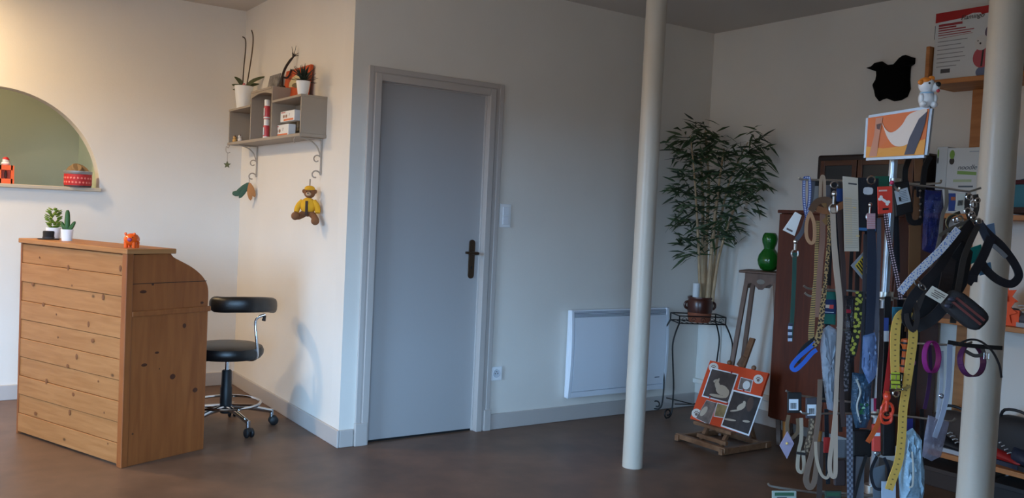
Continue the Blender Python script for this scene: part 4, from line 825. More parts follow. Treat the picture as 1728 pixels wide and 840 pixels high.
MB().prism([cf(.14, .1, .0006), cf(.3, .1, .0006), cf(.3, .16, .0006), cf(.14, .16, .0006)], (-.0006, 0, 0)).build('print_mark', mat('text_dark', (70, 70, 74), .6), t)
MB().prism([cf(0, .62, .0006) + V((.0, .0012, 0)), cf(0, .82, .0006) + V((.0, .0012, 0)), cf(0, .82, -.04) + V((0, .0012, 0)), cf(0, .62, -.04) + V((0, .0012, 0))], (0, .0005, 0)).build('side_print', tg, t)
def fell(nm, u, v_, a, b, m_, o=.0008): MB().prism([cf(u + a * math.cos(t_), v_ + b * math.sin(t_), o) for t_ in [i * math.pi / 10 for i in range(20)]], (-.0006, 0, 0)).build(nm, m_, t)
fell('person_print', .93, .62, .09, .1, mat('print_mauve', (96, 82, 100), .6)); fell('hair_print', .96, .78, .045, .07, mat('print_dark', (40, 34, 36), .6)); fell('jeans_print', .86, .06, .13, .09, mat('print_jeans', (96, 108, 140), .6), .0009)
fell('bag_print', .82, .27, .15, .15, mat('print_pink', (176, 74, 84), .6), .0012); fell('dog_print', .80, .48, .11, .11, mat('print_dogwhite', (208, 204, 198), .6), .0016); fell('nose_print', .78, .47, .015, .015, mat('print_dark', (40, 34, 36), .6), .002); fell('eye_print', .74, .51, .01, .01, mat('print_dark', (40, 34, 36), .6), .002)
MB().prism([cf(.80, .14, .0016), cf(.83, .14, .0016), cf(.85, .40, .0016), cf(.82, .40, .0016)], (-.0005, 0, 0)).build('bag_strap_print', mat('print_dark', (40, 34, 36), .6), t)
# two white and green cartons on the second shelf
GRN = mat('leaf_green', (110, 150, 50), .5); PALE = mat('carton_pale', (196, 200, 200), .5); DGR = mat('print_bluegrey', (80, 92, 104), .6)
def gcarton(px0, px1, ptop, x_, lab):
    a = onp(px0, ptop, 0, x_); b = onp(px1, ptop, 0, x_); y1_, y0_ = a.y, b.y; zt_ = a.z; z0_ = zsh[1]
    t = thing('food_carton', lab, 'box', (x_ + .05, (y0_ + y1_) / 2, z0_), 'white and green cartons on the pine shelving'); W2 = y1_ - y0_; H2 = zt_ - z0_
    MB().bb(x_, x_ + .09, y0_, y1_, z0_, zt_).build('box_body', PALE, t, bevel=.002)
    def g(u, v_, o=0): return V((x_ - o, y1_ - u * W2, z0_ + v_ * H2))
    def band(nm, u0, u1, v0, v1, m_, sl=0): MB().prism([g(u0, v0, .0005), g(u1, v0 + sl, .0005), g(u1, v1 + sl, .0005), g(u0, v1, .0005)], (-.0006, 0, 0)).build(nm, m_, t)
    MB().prism([g(.13 + .07 * math.cos(k * .6283), .80 + .055 * math.sin(k * .6283), .0005) for k in range(10)], (-.0008, 0, 0)).build('dark_dot', BLACK, t)
    MB().prism([g(.13 + .07 * math.cos(k * .6283), .90 + .07 * math.sin(k * .6283), .0007) for k in range(10)], (-.0008, 0, 0)).build('green_leaf', GRN, t)
    if W2 > .13:
        band('green_swoosh', .3, .82, .60, .65, mat('swoosh_green', (120, 160, 80), .5), -.02); text('noodle', 'lettering', .036, g(.56, .70, .001), -Y_, Z_, DGR, t, shear=.3)
        band('green_line', .2, .7, .48, .52, mat('pale_green_print', (160, 178, 140), .5)); band('print_line', .35, .75, .40, .425, DGR); band('print_line', .33, .8, .34, .355, mat('pale_grey_print', (150, 158, 164), .5)); band('print_line', .6, .9, .93, .945, mat('pale_grey_print', (150, 158, 164), .5))
    return t
gcarton(1600, 1662, 250, SF + .05, 'white carton with green leaf and swoosh, front of the pair'); gcarton(1582, 1600, 248, SF + .10, 'white carton with green leaf half hidden behind its twin')
# remaining things right of the column
def pack(nm, lab, cat, mm, x_, pxs, z0_, depth, parts=None):
    (u0, v0), (u1, v1) = pxs; a = onp(u0, v0, 0, x_); b = onp(u1, v1, 0, x_); m = MB().bb(x_, x_ + depth, min(a.y, b.y), max(a.y, b.y), z0_, max(a.z, b.z)); o = m.build(nm, mm, bevel=.01); return tag(o, lab, cat)
# teal cushion bed
a = onp(1724, 320, 0, SF + .12); t = thing('pet_cushion', 'teal pet cushion edged in dark red on the second pine shelf', 'cushion', (SF + .15, a.y - .1, zsh[1]))
cc = V((SF + .16, a.y - .13, zsh[1])); MB().ell(cc + Z_ * .10, X_ * .13, Y_ * .22, Z_ * .10, 20, 10, .8).build('pad', mat('teal_cloth', (62, 120, 134), .9, bump=.2, bscale=120), t, smooth=True)
MB().tube([cc + Z_ * (.115 + .09 * abs(math.sin(i * math.pi / 16)) * .0) + X_ * .125 * math.cos(i * math.pi / 12) + Y_ * .215 * math.sin(i * math.pi / 12) + Z_ * .05 for i in range(24)], .012, 8, True).build('piping', mat('maroon_cloth', (84, 34, 40), .9), t, smooth=True)
MB().ell(cc + Z_ * .026, X_ * .12, Y_ * .2, Z_ * .026, 18, 8, .7).build('base_pad', mat('brown_cloth', (70, 52, 46), .9), t, smooth=True)
a = onp(1727, 110, 0, SF + .05); tag(MB().bb(SF + .05, SF + .22, a.y - .3, a.y, zsh[0], zsh[0] + .21).build('carton', mat('dark_red_box', (58, 24, 26), .5), bevel=.004), 'dark maroon box at the right end of the top shelf', 'box')
# orange price stars on third shelf
t = thing('price_stars', 'neon orange star-shaped price cards standing beside the near column', 'price card', onp(1700, 552, 0, SF + .05)); NEON = mat('neon_orange', (244, 82, 14), .6)
def star(cx_, cy_, r0, r1, n, x_, ph=0): return [onp(cx_ + (r0 if i % 2 == 0 else r1) * math.cos(ph + i * math.pi / n), cy_ + (r0 if i % 2 == 0 else r1) * math.sin(ph + i * math.pi / n), 0, x_) for i in range(2 * n)]
for cx_, cy_, x_ in ((1690, 503, SF + .06), (1688, 522, SF + .045)): MB().prism(star(cx_, cy_, 29, 18, 9, x_, .2), (.003, 0, 0)).build('star_card', NEON, t)
MB().bb(SF + .055, SF + .065, t.location.y - .05, t.location.y + .05, zsh[2], zsh[2] + .08).build('card_foot', NEON, t)
t.location.z = zsh[2]; 
for ch in [o for o in col.objects if o.parent == t]: ch.location.z = WL[t].z - zsh[2]
def shoe(nm, lab, c_, ax, L, m_up, m_sole, m_in=None):
    ax = V(ax).normalized(); sd = ax.cross(Z_).normalized(); t = thing(nm, lab, 'shoe', c_, 'footwear on the pine shelving')
    N = 14; vs = []; fs = []; nn = 12
    for i in range(N + 1):
        u = i / N; w_ = L * (.16 + .05 * math.sin(u * 5 + .3)) * (1 if 0 < i < N else .5); h_ = L * (.34 - .24 * u) if u > .35 else L * (.34 - .05 * math.sin(u * 8)); h_ = max(h_, L * .1)
        for k in range(nn):
            a = 2 * math.pi * k / nn; vs.append(c_ + ax * (u - .5) * L + sd * w_ * math.cos(a) + Z_ * (L * .06 + h_ * .5 + h_ * .5 * math.sin(a)))
    for i in range(N):
        for k in range(nn): fs.append((i * nn + k, i * nn + (k + 1) % nn, (i + 1) * nn + (k + 1) % nn, (i + 1) * nn + k))
    fs += [tuple(range(nn)), tuple(N * nn + k for k in range(nn))]
    MB().add(vs, fs).build('upper', m_up, t, smooth=True)
    out = [c_ + ax * (u - .5) * L * 1.04 + sd * L * (.17 + .045 * math.sin(u * 5 + .3)) * s_ for s_ in (1, -1) for u in ([k / 8 for k in range(9)] if s_ == 1 else [1 - k / 8 for k in range(9)])]
    MB().prism(out, Z_ * L * .09).build('sole', m_sole, t)
    for k in range(4): p = c_ + ax * L * (.0 + .07 * k) + Z_ * L * (.42 - .055 * k); MB().tube([p - sd * L * .08, p + Z_ * .004, p + sd * L * .08], .003, 6).build('lace', m_in or WHITE, t)
    return t
sblk = mat('shoe_black', (20, 20, 24), .6); sred = mat('shoe_red', (150, 20, 18), .6); snavy = mat('shoe_navy', (34, 40, 58), .6); sgry = mat('shoe_grey', (92, 88, 92), .6); swht = mat('sole_grey', (170, 172, 176), .6)
def sp_(px, py, z_, x_): p = onp(px, py, 0, x_); return V((x_, p.y, z_))
shoe('low_shoe', 'grey low shoe with pale sole on the third pine shelf', sp_(1722, 545, zsh[2], SF + .10), (-.5, -1, 0), .24, sgry, swht)
shoe('low_shoe', 'red and black sports shoe on the lowest pine shelf', sp_(1688, 790, zsh[3], SF + .10), (-.3, -1, 0), .25, sred, snavy)
shoe('low_shoe', 'navy sports shoe with white piping at the right of the lowest shelf', sp_(1752, 790, zsh[3], SF + .07), (-.3, -1, 0), .27, snavy, sblk)
def bag(c_, L, W2, H2, lab, m_, band=None):
    t = thing('duffel_bag', lab, 'bag', c_, 'dark bags on the pine shelving'); MB().ell(c_ + Z_ * H2 * .5, X_ * W2, Y_ * L, Z_ * H2 * .5, 20, 12, .75).build('bag_body', m_, t, smooth=True)
    MB().tube(smooth_path([c_ + Y_ * L * .5 + Z_ * H2 * .85 - X_ * W2 * .3, c_ + Y_ * L * .3 + Z_ * H2 * 1.12 - X_ * W2 * .5, c_ - Y_ * L * .3 + Z_ * H2 * 1.12 - X_ * W2 * .5, c_ - Y_ * L * .5 + Z_ * H2 * .85 - X_ * W2 * .3], 4), .008, 8).build('handle', sblk, t, smooth=True)
    MB().tube([c_ + Y_ * L * .8 + Z_ * H2 * .93 , c_ + Z_ * H2 * 1.0, c_ - Y_ * L * .8 + Z_ * H2 * .93], .004, 6).build('zip', STEEL, t, smooth=True)
p = sp_(1700, 760, zsh[3], SF + .24); bag(V((SF + .19, 1.68, zsh[3])), .22, .07, .30, 'tall black bag with metal zip at the back of the lowest shelf', mat('bag_black', (14, 14, 16), .7))
p = sp_(1610, 760, zsh[3], SF + .2); bag(V((SF + .17, 2.17, zsh[3])), .16, .08, .24, 'dark bag on the lowest shelf left of the near column', mat('bag_dark', (38, 34, 34), .7)); bag(V((SF + .17, 2.485, zsh[3])), .14, .07, .2, 'brown-grey pouch on the lowest shelf behind the leash rack', mat('bag_brown', (66, 52, 44), .8))
shoe('low_shoe', 'black shoe with pale trim on the lowest shelf left of the near column', sp_(1600, 782, zsh[3], SF + .07), (-.2, -1, 0), .23, sblk, swht)

for i, (y_, dy, hh, c_, lab) in enumerate(((ysh1 - .22, .18, .10, (52, 38, 32), 'low brown carton on the floor under the pine shelving'), (ysh1 - .68, .22, .11, (26, 26, 30), 'low black crate on the floor under the pine shelving'))):
    t = thing('storage_box', lab, 'box', (4.63, y_, 0), 'boxes under the pine shelving'); hh = min(hh, zs[3] - .03)
    MB().bb(4.52, 4.76, y_ - dy, y_ + dy, 0, hh).build('box_body', mat('storage_%d' % i, c_, .7), t, bevel=.004); MB().bb(4.512, 4.765, y_ - dy - .006, y_ + dy + .006, hh - .02, hh + .004).build('lid', mat('storage_lid_%d' % i, tuple(v_ + 8 for v_ in c_), .7), t, bevel=.003)
# ------------------------------------------------------------------ revolving leash rack
RD = 2.52                                   # distance of the rack's post
NF = -FH
pole = at(1506, 300, RD); PX = V((pole.x, pole.y, 0))
rack = thing('leash_rack', 'chrome revolving display rack with orange header board in front of the near column', 'display rack', PX)
MB().tube([PX + Z_ * .04, PX + Z_ * at(1504, 235, RD).z], .0115, 14).build('post', mat('rack_aluminium', (176, 190, 204), .3, .7), rack, smooth=True)
MB().lathe([(.24, 0), (.24, .012), (.05, .03), (.03, .06), (.0, .06)], PX, 32).build('base', mat('rack_base', (60, 60, 64), .5, .3), rack, smooth=True)
WIRE = mat('rack_wire', (190, 188, 182), .3, .9)
def wire(nm, pts, r=.0032, k=4): return MB().tube(smooth_path([at(*p) for p in pts], k), r, 7).build(nm, WIRE, rack, smooth=True)
for z_ in (at(1504, 308, RD).z, at(1504, 500, RD).z, at(1504, 700, RD).z, at(1504, 832, RD).z): MB().lathe([(.0115, -.012), (.024, -.012), (.024, .012), (.0115, .012)], PX + Z_ * z_, 18).build('collar_hub', WIRE, rack, smooth=True)
wire('arm', [(1506, 309, RD - .02), (1470, 308, RD - .05), (1400, 304, RD - .08), (1354, 303, RD - .09), (1349, 299, RD - .09)])
wire('arm', [(1506, 309, RD - .01), (1540, 312, RD - .02), (1590, 317, RD - .04), (1632, 323, RD - .06), (1640, 322, RD - .06), (1655, 317, RD - .06)])
wire('arm', [(1506, 309, RD + .02), (1560, 310, RD + .1), (1585, 309, RD + .16), (1588, 304, RD + .16)]); wire('arm', [(1506, 309, RD - .02), (1512, 318, RD - .12), (1516, 322, RD - .2), (1518, 316, RD - .21)])
wire('arm', [(1506, 503, RD), (1440, 502, RD - .03), (1385, 500, RD - .05), (1366, 499, RD - .05), (1358, 494, RD - .05)]); wire('arm', [(1506, 500, RD + .02), (1430, 490, RD + .04), (1372, 488, RD + .05), (1356, 482, RD + .05)])
wire('arm', [(1506, 503, RD), (1540, 506, RD - .03), (1555, 512, RD - .05), (1560, 506, RD - .05)]); wire('arm', [(1506, 560, RD), (1460, 558, RD - .04), (1420, 556, RD - .06), (1412, 551, RD - .06)]); wire('arm', [(1506, 578, RD), (1560, 580, RD - .05), (1620, 582, RD - .1), (1640, 577, RD - .1)])
wire('arm', [(1506, 700, RD), (1420, 697, RD - .04), (1362, 698, RD - .07), (1350, 693, RD - .07)]); wire('arm', [(1506, 686, RD + .02), (1400, 674, RD + .02), (1345, 666, RD + .01), (1326, 659, RD + .01)]); wire('arm', [(1506, 700, RD), (1545, 704, RD - .02), (1600, 711, RD - .05), (1612, 706, RD - .05)])
wire('arm', [(1506, 838, RD), (1420, 836, RD - .05), (1340, 826, RD - .08), (1302, 820, RD - .08), (1296, 815, RD - .08)]); wire('arm', [(1506, 838, RD), (1440, 833, RD + .02), (1380, 828, RD + .04)])
# header board
def quad(pts, d): return [at(x, y, dd) for (x, y), dd in zip(pts, d)]
HQ = quad([(1465, 199), (1568, 183), (1559, 261), (1461, 266)], (2.52, 2.38, 2.38, 2.52))
hn = (HQ[1] - HQ[0]).cross(HQ[3] - HQ[0]).normalized(); hn = hn if hn.dot(CAM - HQ[0]) > 0 else -hn
hb = MB().prism(HQ, -hn * .014).build('header_board', mat('header_orange', (214, 104, 34), .45), rack)
def hq(u, v_, o=.0006): a = lerp(HQ[0], HQ[1], u); b = lerp(HQ[3], HQ[2], u); return lerp(a, b, v_) + hn * o
def hpoly(nm, pts, m_, o=.0006): return MB().prism([hq(u, v_, o) for u, v_ in pts], hn * .0005).build(nm, m_, hb)
hpoly('yellow_print', [(0, .72), (.3, .8), (.6, .78), (1, .66), (1, 1), (0, 1)], mat('header_yellow', (222, 150, 50), .45))
hpoly('white_swoosh', [(p_.x, p_.y) for p_ in smooth_path([V((a, b, 0)) for a, b in ((.25, .16), (.31, .32), (.40, .43), (.5, .40), (.6, .27), (.70, .06), (.96, .0), (.95, .2), (.87, .5), (.76, .70), (.62, .78), (.48, .74), (.37, .56), (.29, .32), (.25, .16))], 4)[:-1]], mat('header_cream', (222, 206, 194), .45), .0012)
hpoly('trouser_print', [(.86, .2), (.98, .06), (.97, .3), (.92, .62), (.84, .98), (.68, .98), (.74, .6)], mat('header_navy', (62, 62, 80), .5), .0018)
hpoly('arm_print', [(.14, .04), (.26, .04), (.22, .5), (.20, .98), (.06, .98), (.13, .45)], mat('header_skin', (196, 132, 104), .5), .0012); hpoly('hand_mark', [(.16, .2), (.24, .18), (.22, .34), (.17, .3)], mat('header_mark', (90, 60, 56), .5), .0018)
for a, b in ((0, 1), (1, 2), (2, 3), (3, 0)): MB().bar(HQ[a] - hn * .007, HQ[b] - hn * .007, .016, .010, hn).build('frame_bar', mat('header_frame', (158, 168, 178), .35, .6), hb)
# dog figurine on the header corner
fb = lerp(HQ[0], HQ[1], .93) + Z_ * .005 - hn * .006; fz = at(1558, 185, 2.45); t = thing('dog_figurine', 'white dog figurine with orange ears perched on the header board corner', 'figurine', fb)
wgl = mat('glazed_white', (232, 236, 240), .25); ogl = mat('glazed_orange', (226, 130, 40), .3)
k = 2.45 / F; q0 = fb + Z_ * .004
bd = MB().ell(q0 + Z_ * 12 * k + RH * 0 * k, RH * 13 * k, FH * 12 * k, Z_ * 15 * k, 16, 12).ell(q0 + Z_ * 34 * k - RH * 1 * k, RH * 13 * k, FH * 12 * k, Z_ * 13 * k, 16, 12).ell(q0 + Z_ * 31 * k + RH * 10 * k - FH * 4 * k, RH * 8.5 * k, FH * 8 * k, Z_ * 8 * k, 14, 10)
for s_ in (-1, 1): bd.ell(q0 + Z_ * 2 * k + RH * 9 * s_ * k - FH * 8 * k, RH * 5.5 * k, FH * 7 * k, Z_ * 5 * k, 12, 8); bd.ell(q0 + Z_ * 12 * k + RH * 11 * s_ * k - FH * 6 * k, RH * 4 * k, FH * 4 * k, Z_ * 8 * k, 10, 8)
bd.build('body', wgl, t, smooth=True)
cp = MB().ell(q0 + Z_ * 39 * k - RH * 3 * k, RH * 11.5 * k, FH * 11 * k, Z_ * 8.5 * k, 14, 8); cp.build('head_patch', ogl, t, smooth=True)
for s_, dx in ((-1, -13), (1, 4)): MB().ell(q0 + Z_ * (38 if s_ < 0 else 45) * k + RH * dx * k - FH * 5 * k, RH * 5.5 * k, FH * 3.5 * k, Z_ * 4.5 * k, 12, 8).build('ear', ogl, t, smooth=True)
MB().ell(q0 + Z_ * 35 * k + RH * 13 * k - FH * 10 * k, RH * 4.6 * k, FH * 4 * k, Z_ * 4.4 * k, 12, 8).build('nose', BLACK, t, smooth=True); MB().sph(q0 + Z_ * 36 * k - RH * 2 * k - FH * 11.5 * k, 1.8 * k, 8, 6).build('eye', BLACK, t, smooth=True)
MB().ell(q0 + Z_ * 25 * k + RH * 14 * k - FH * 9 * k, RH * 3 * k, FH * 2 * k, Z_ * 3.2 * k, 10, 8).build('tongue', mat('tongue_red', (206, 60, 70), .4), t, smooth=True); MB().tube([q0 + Z_ * 21 * k + V((math.cos(a), math.sin(a), 0)) * 9.5 * k for a in [i * .5236 for i in range(12)]], 1.6 * k, 6, True).build('collar', mat('figurine_collar', (150, 190, 220), .4), t, smooth=True)

# ---- goods on the rack: small builders
def M(c, rough=.55, **kw): return mat('goods_%d_%d_%d_%d' % (*c, int(rough * 100)), c, rough, **kw)
def path(pts, d, k=5):
    return smooth_path([at(p[0], p[1], p[2] if len(p) > 2 else d) for p in pts], k)
def strap(name, label, cat, pts, wpx, d, m_, group='leashes and collars on the rack', t_=.0022, parts=None, k=5):
    """one flat strap hanging in a real curve; wpx is its width as seen, in photo pixels"""
    P = path(pts, d, k); ws = wpx if isinstance(wpx, list) else [wpx] * len(pts); W2 = []
    for i in range(len(P)):
        u = i / (len(P) - 1) * (len(ws) - 1); a = int(min(u, len(ws) - 2)); W2.append((ws[a] * (1 - u + a) + ws[a + 1] * (u - a)) * d / F)
    t = thing(name, label, cat, P[-1] if P[-1].z < P[0].z else P[0], group); MB().rib(P, W2, t_, NF).build('strap', m_, t); return t, P
def ring(t, x, y, d, rpx, nm='ring', m_=CHROME, r=.0022, asp=1.0, tilt=0.0):
    c_ = at(x, y, d); k_ = d / F * rpx; ux = RH * math.cos(tilt) + Z_ * math.sin(tilt); uy = -RH * math.sin(tilt) + Z_ * math.cos(tilt)
    MB().tube([c_ + ux * k_ * math.cos(a) + uy * k_ * asp * math.sin(a) for a in [i * math.pi / 9 for i in range(18)]], r, 6, True).build(nm, m_, t, smooth=True)
def snap(t, x, y, d, s=1.0, m_=CHROME):
    c_ = at(x, y, d); k_ = d / F * s; MB().ell(c_ + Z_ * 5 * k_, RH * 3 * k_, FH * 3 * k_, Z_ * 3.5 * k_, 10, 8).tube([c_ + Z_ * 3 * k_, c_ - Z_ * 6 * k_], 1.8 * k_, 8).tube(smooth_path([c_ - Z_ * 5 * k_, c_ - Z_ * 9 * k_ - RH * 4 * k_, c_ - Z_ * 15 * k_ - RH * 2 * k_, c_ - Z_ * 14 * k_ + RH * 4 * k_, c_ - Z_ * 7 * k_ + RH * 4 * k_], 4), 1.3 * k_, 6).build('snap_hook', m_, t, smooth=True)
def buckle(t, x, y, d, w_, h_, ang=0, m_=CHROME):
    c_ = at(x, y, d); k_ = d / F; ux = (RH * math.cos(ang) + Z_ * math.sin(ang)); uy = (-RH * math.sin(ang) + Z_ * math.cos(ang)); q_ = [c_ + ux * a * w_ / 2 * k_ + uy * b * h_ / 2 * k_ + NF * .004 for a, b in ((-1, -1), (1, -1), (1, 1), (-1, 1))]
    MB().tube(q_, .0016, 6, True).tube([(q_[0] + q_[1]) / 2, (q_[2] + q_[3]) / 2], .0012, 6).build('buckle', m_, t, smooth=True)
def card(name, label, cat, qd, d, m_, group='packs and cards on the rack', th=.004, bev=.001):
    t = thing(name, label, cat, at(sum(p[0] for p in qd) / 4, max(p[1] for p in qd), d), group); P = [at(p[0], p[1], p[2] if len(p) > 2 else d) for p in qd]
    MB().prism(P, FH * th).build('card_body', m_, t, bevel=bev); return t, P
def cface(t, P, nm, u0, u1, v0, v1, m_, o=.0006):
    def g(u, v_): return lerp(lerp(P[0], P[1], u), lerp(P[3], P[2], u), v_) + NF * o
    MB().prism([g(u0, v0), g(u1, v0), g(u1, v1), g(u0, v1)], NF * .0005).build(nm, m_, t)
def rect(x0, y0, x1, y1): return [(x0, y0), (x1, y0), (x1, y1), (x0, y1)]
def bars(t, P, u0, u1, v0, v1, n, m_, o=.0014, vert=True):
    for i in range(n):
        if vert: a = u0 + (u1 - u0) * i / n; cface(t, P, 'barcode_bar', a, a + (u1 - u0) / n * .5, v0, v1, m_, o)
        else: a = v0 + (v1 - v0) * i / n; cface(t, P, 'print_line', u0, u1, a, a + (v1 - v0) / n * .45, m_, o)
def pouch(name, label, cat, pts, d, m_, th=.012, group='packs and cards on the rack', inner=None):
    """thin pillow pack from an outline"""
    P = [at(x, y, d) for x, y in pts]; c_ = sum(P, V()) / len(P); n = len(P); t = thing(name, label, cat, V((c_.x, c_.y, min(p.z for p in P))), group); vs = []; fs = []
    rr = random.Random(int(pts[0][0] * 7 + pts[0][1])); P2 = []
    for i in range(n): P2 += [P[i], lerp(P[i], P[(i + 1) % n], .33), lerp(P[i], P[(i + 1) % n], .67)]
    P = P2; n = len(P); R = [(1, 0), (.93, -.3), (.78, -.5), (.58, -.6), (.38, -.6), (.18, -.6), (.0, -.6)]
    for sg in (1, -1):
        for j, (s_, o) in enumerate(R): vs += [c_ + (p - c_) * s_ * (1 + (rr.uniform(-.025, .025) if 0 < j < 6 else 0)) + FH * (o * th * sg + (rr.uniform(-.2, .2) * th if 0 < j < 6 else 0)) for p in P]
    for h_ in (0, 1):
        for i in range(6):
            for k_ in range(n): a = (h_ * 7 + i) * n; fs.append((a + k_, a + (k_ + 1) % n, a + n + (k_ + 1) % n, a + n + k_))
    MB().add(vs, fs).build('pack', m_, t, smooth=True); return t, c_
def hook_loop(t, x, y, d, m_=BLACK): MB().tube([at(x, y, d) + (RH * math.cos(a) + Z_ * math.sin(a)) * .006 for a in [i * .7854 for i in range(8)]], .001, 5, True).build('hang_loop', m_, t)
blk = M((22, 22, 24)); tan = M((166, 124, 82)); lbl = M((214, 222, 230)); dpr = M((50, 52, 58))

# ---- top row, left to right
t, P = strap('dog_leash', 'blue and white dotted double leash at the left end of the rack', 'leash', [(1362, 372), (1357, 340), (1357, 304), (1361, 300), (1366, 303), (1366, 335), (1360, 372)], 5, 2.43, pattern('blue_white_dots', (44, 64, 130), (186, 196, 216), 'dots', 210, 1, .33))
pt = [at(x, y, 2.41) for x, y in ((1342, 357), (1353, 363), (1341, 398), (1321, 388))]; q_ = MB().prism(pt, FH * .002).build('price_tag', M((222, 220, 216)), t, bevel=.0008)
MB().prism([at(x, y, 2.4085) for x, y in ((1328, 384), (1338, 389), (1337, 392), (1327, 387))], FH * .0005).build('tag_slot', M((96, 84, 82)), q_)
t, P = strap('dog_leash', 'dark green leash with chrome snap hook hanging lowest at the left', 'leash', [(1341, 426), (1340, 470), (1337, 530), (1334, 576)], [7, 7, 7, 6], 2.43, M((24, 66, 56)))
snap(t, 1342, 414, 2.43, 1.3); MB().rib(path([(1372, 304), (1368, 340), (1356, 385), (1344, 404)], 2.44), .012, .002, NF).build('grey_webbing', M((84, 86, 96)), t); MB().rib(path([(1334, 545), (1333, 560), (1333, 576)], 2.427), .011, .003, NF).build('end_cap', pattern('tip_stripe', (40, 48, 66), (170, 180, 200), 'check', 120, 1), t)
t, P = card('hang_card', 'narrow grey card with black header near the left of the top arm', 'card', rect(1371, 312, 1382, 342), 2.45, M((132, 130, 128))); cface(t, P, 'black_header', 0, 1, -.3, .06, blk)
t, P = strap('dog_leash', 'thin beige loop leash over the top arm beside the grey card', 'leash', [(1384, 340), (1385, 306), (1388, 297), (1391, 306), (1391, 345)], 5, 2.43, M((158, 134, 112)))
t, P = card('hang_card', 'silver blister card behind the brown leather bundle', 'card', rect(1392, 312, 1402, 340), 2.46, M((104, 104, 110), .3))
t, P = strap('dog_leash', 'beige leash with chrome snap hook at its top and long looped handle', 'leash', [(1405, 350), (1407, 400), (1411, 450), (1417, 510), (1417, 560), (1413, 620), (1410, 690), (1405, 740), (1400, 780), (1402, 800), (1409, 802), (1410, 770), (1410, 700)], [9, 9, 10, 10, 9, 7, 7, 7, 7, 7, 7, 7, 7], 2.40, M((176, 156, 138)))
snap(t, 1407, 335, 2.40, 1.6); ring(t, 1408, 312, 2.41, 6, 'trigger_ring')
t, P = card('hang_card', 'small cobalt card behind the beige leash', 'card', rect(1412, 318, 1423, 340), 2.47, M((28, 66, 130)))
t, P = strap('dog_collar', 'tan leather collar closed in a loop under the leather bundle', 'collar', [(1372, 350), (1362, 372), (1361, 398), (1368, 410), (1374, 404), (1374, 378), (1368, 360)], 5.5, 2.41, M((174, 130, 94)), 'collars on the rack')
for i, (pp, c_, lb) in enumerate((([(1368, 356), (1380, 340), (1398, 338), (1402, 352)], (92, 64, 44), 'brown leather strap bunched over the tan loop collar'), ([(1378, 352), (1396, 356), (1414, 350), (1428, 342)], (138, 88, 52), 'rust leather strap whose end points right across the bundle'), ([(1390, 340), (1398, 352), (1398, 368), (1390, 376)], (146, 108, 64), 'ochre leather strap curling under the bundle'))):
    strap('leather_strap', lb, 'strap', pp, 11, 2.405 + .012 * i, M(c_, .5), 'leather straps bunched on the top arm')
t, P = strap('dog_leash', 'dark braided leash with gold studs beside the tan loop collar', 'leash', [(1380, 372), (1378, 420), (1376, 470), (1372, 520), (1369, 560), (1370, 578)], [6, 6, 6, 9, 10, 10], 2.44, pattern('gold_studs', (52, 38, 30), (190, 156, 96), 'stripes', 130, 0, .5))
t, P = strap('dog_leash', 'pinkish brown flat leather leash between the studded ones', 'leash', [(1388, 360), (1388, 400), (1384, 450), (1381, 500), (1380, 535)], 9, 2.43, M((136, 100, 84)))
t, P = strap('dog_leash', 'slim spotted leopard leash hanging to the green card', 'leash', [(1398, 350), (1399, 400), (1394, 460), (1389, 510), (1383, 560), (1374, 585)], [6, 6, 6, 8, 10, 9], 2.42, pattern('leopard_spots', (168, 136, 88), (46, 34, 26), 'spots', 150, 2.2, .42))
t, P = strap('dog_leash', 'dark brown leather leash behind the beige leash', 'leash', [(1416, 345), (1419, 400), (1423, 450), (1424, 520), (1422, 600), (1421, 680), (1424, 720)], 8, 2.47, M((72, 54, 50)))
t, P = card('hang_card', 'long cream perforated card hanging from the top arm', 'card', [(1422, 297), (1448, 300), (1450, 424), (1425, 424)], 2.41, M((196, 184, 166)), th=.002)
cface(t, P, 'hang_slot', .35, .9, .08, .1, dpr); cface(t, P, 'tan_panel', .1, .55, .28, .9, M((198, 178, 148)), .0005); bars(t, P, .06, .9, .3, .97, 22, M((176, 166, 150)), .0012, False)
for u, v_ in ((.6, .4), (.78, .78)): cface(t, P, 'tie', u, u + .22, v_, v_ + .02, M((214, 186, 130)), .002)
t, P = card('hang_card', 'black hang card with an oval white sticker right of the cream card', 'card', [(1448, 299), (1483, 301), (1481, 392), (1446, 390)], 2.43, M((20, 24, 34)))
c_ = at(1465, 322, 2.427); MB().ell(c_, RH * 8.5 * 2.43 / F, NF * .0008, Z_ * 6.5 * 2.43 / F, 14, 5, .6).build('oval_sticker', lbl, t); cface(t, P, 'blue_edge', .05, .9, .93, .98, M((70, 130, 190)))
t, P = strap('dog_leash', 'wide navy leather leash with red striped clasp under the black card', 'leash', [(1470, 384), (1471, 430), (1470, 500), (1467, 560), (1466, 625)], [13, 16, 16, 14, 10], 2.41, M((34, 42, 60), .45))
MB().rib(path([(1470, 360), (1470, 386)], 2.405), .021, .006, NF).build('striped_clasp', pattern('clasp_stripes', (176, 44, 40), (190, 196, 206), 'stripes', 260, 0, .5), t); ring(t, 1470, 304, 2.42, 6.5, 'steel_ring'); snap(t, 1468, 352, 2.41, 1.3)
t, P = strap('dog_leash', 'grey reflective leash along the right edge of the navy one', 'leash', [(1483, 368), (1483, 420), (1481, 490), (1479, 560), (1477, 620)], 7, 2.42, M((98, 102, 116), .4))
t, P = strap('dog_leash', 'black leather leash along the left edge of the navy one', 'leash', [(1460, 395), (1459, 450), (1457, 520), (1455, 590), (1452, 640)], 6, 2.43, M((62, 60, 66), .5))
t, P = card('hang_card', 'small green card behind the orange-red card', 'card', rect(1477, 297, 1501, 316), 2.46, M((24, 92, 70)))
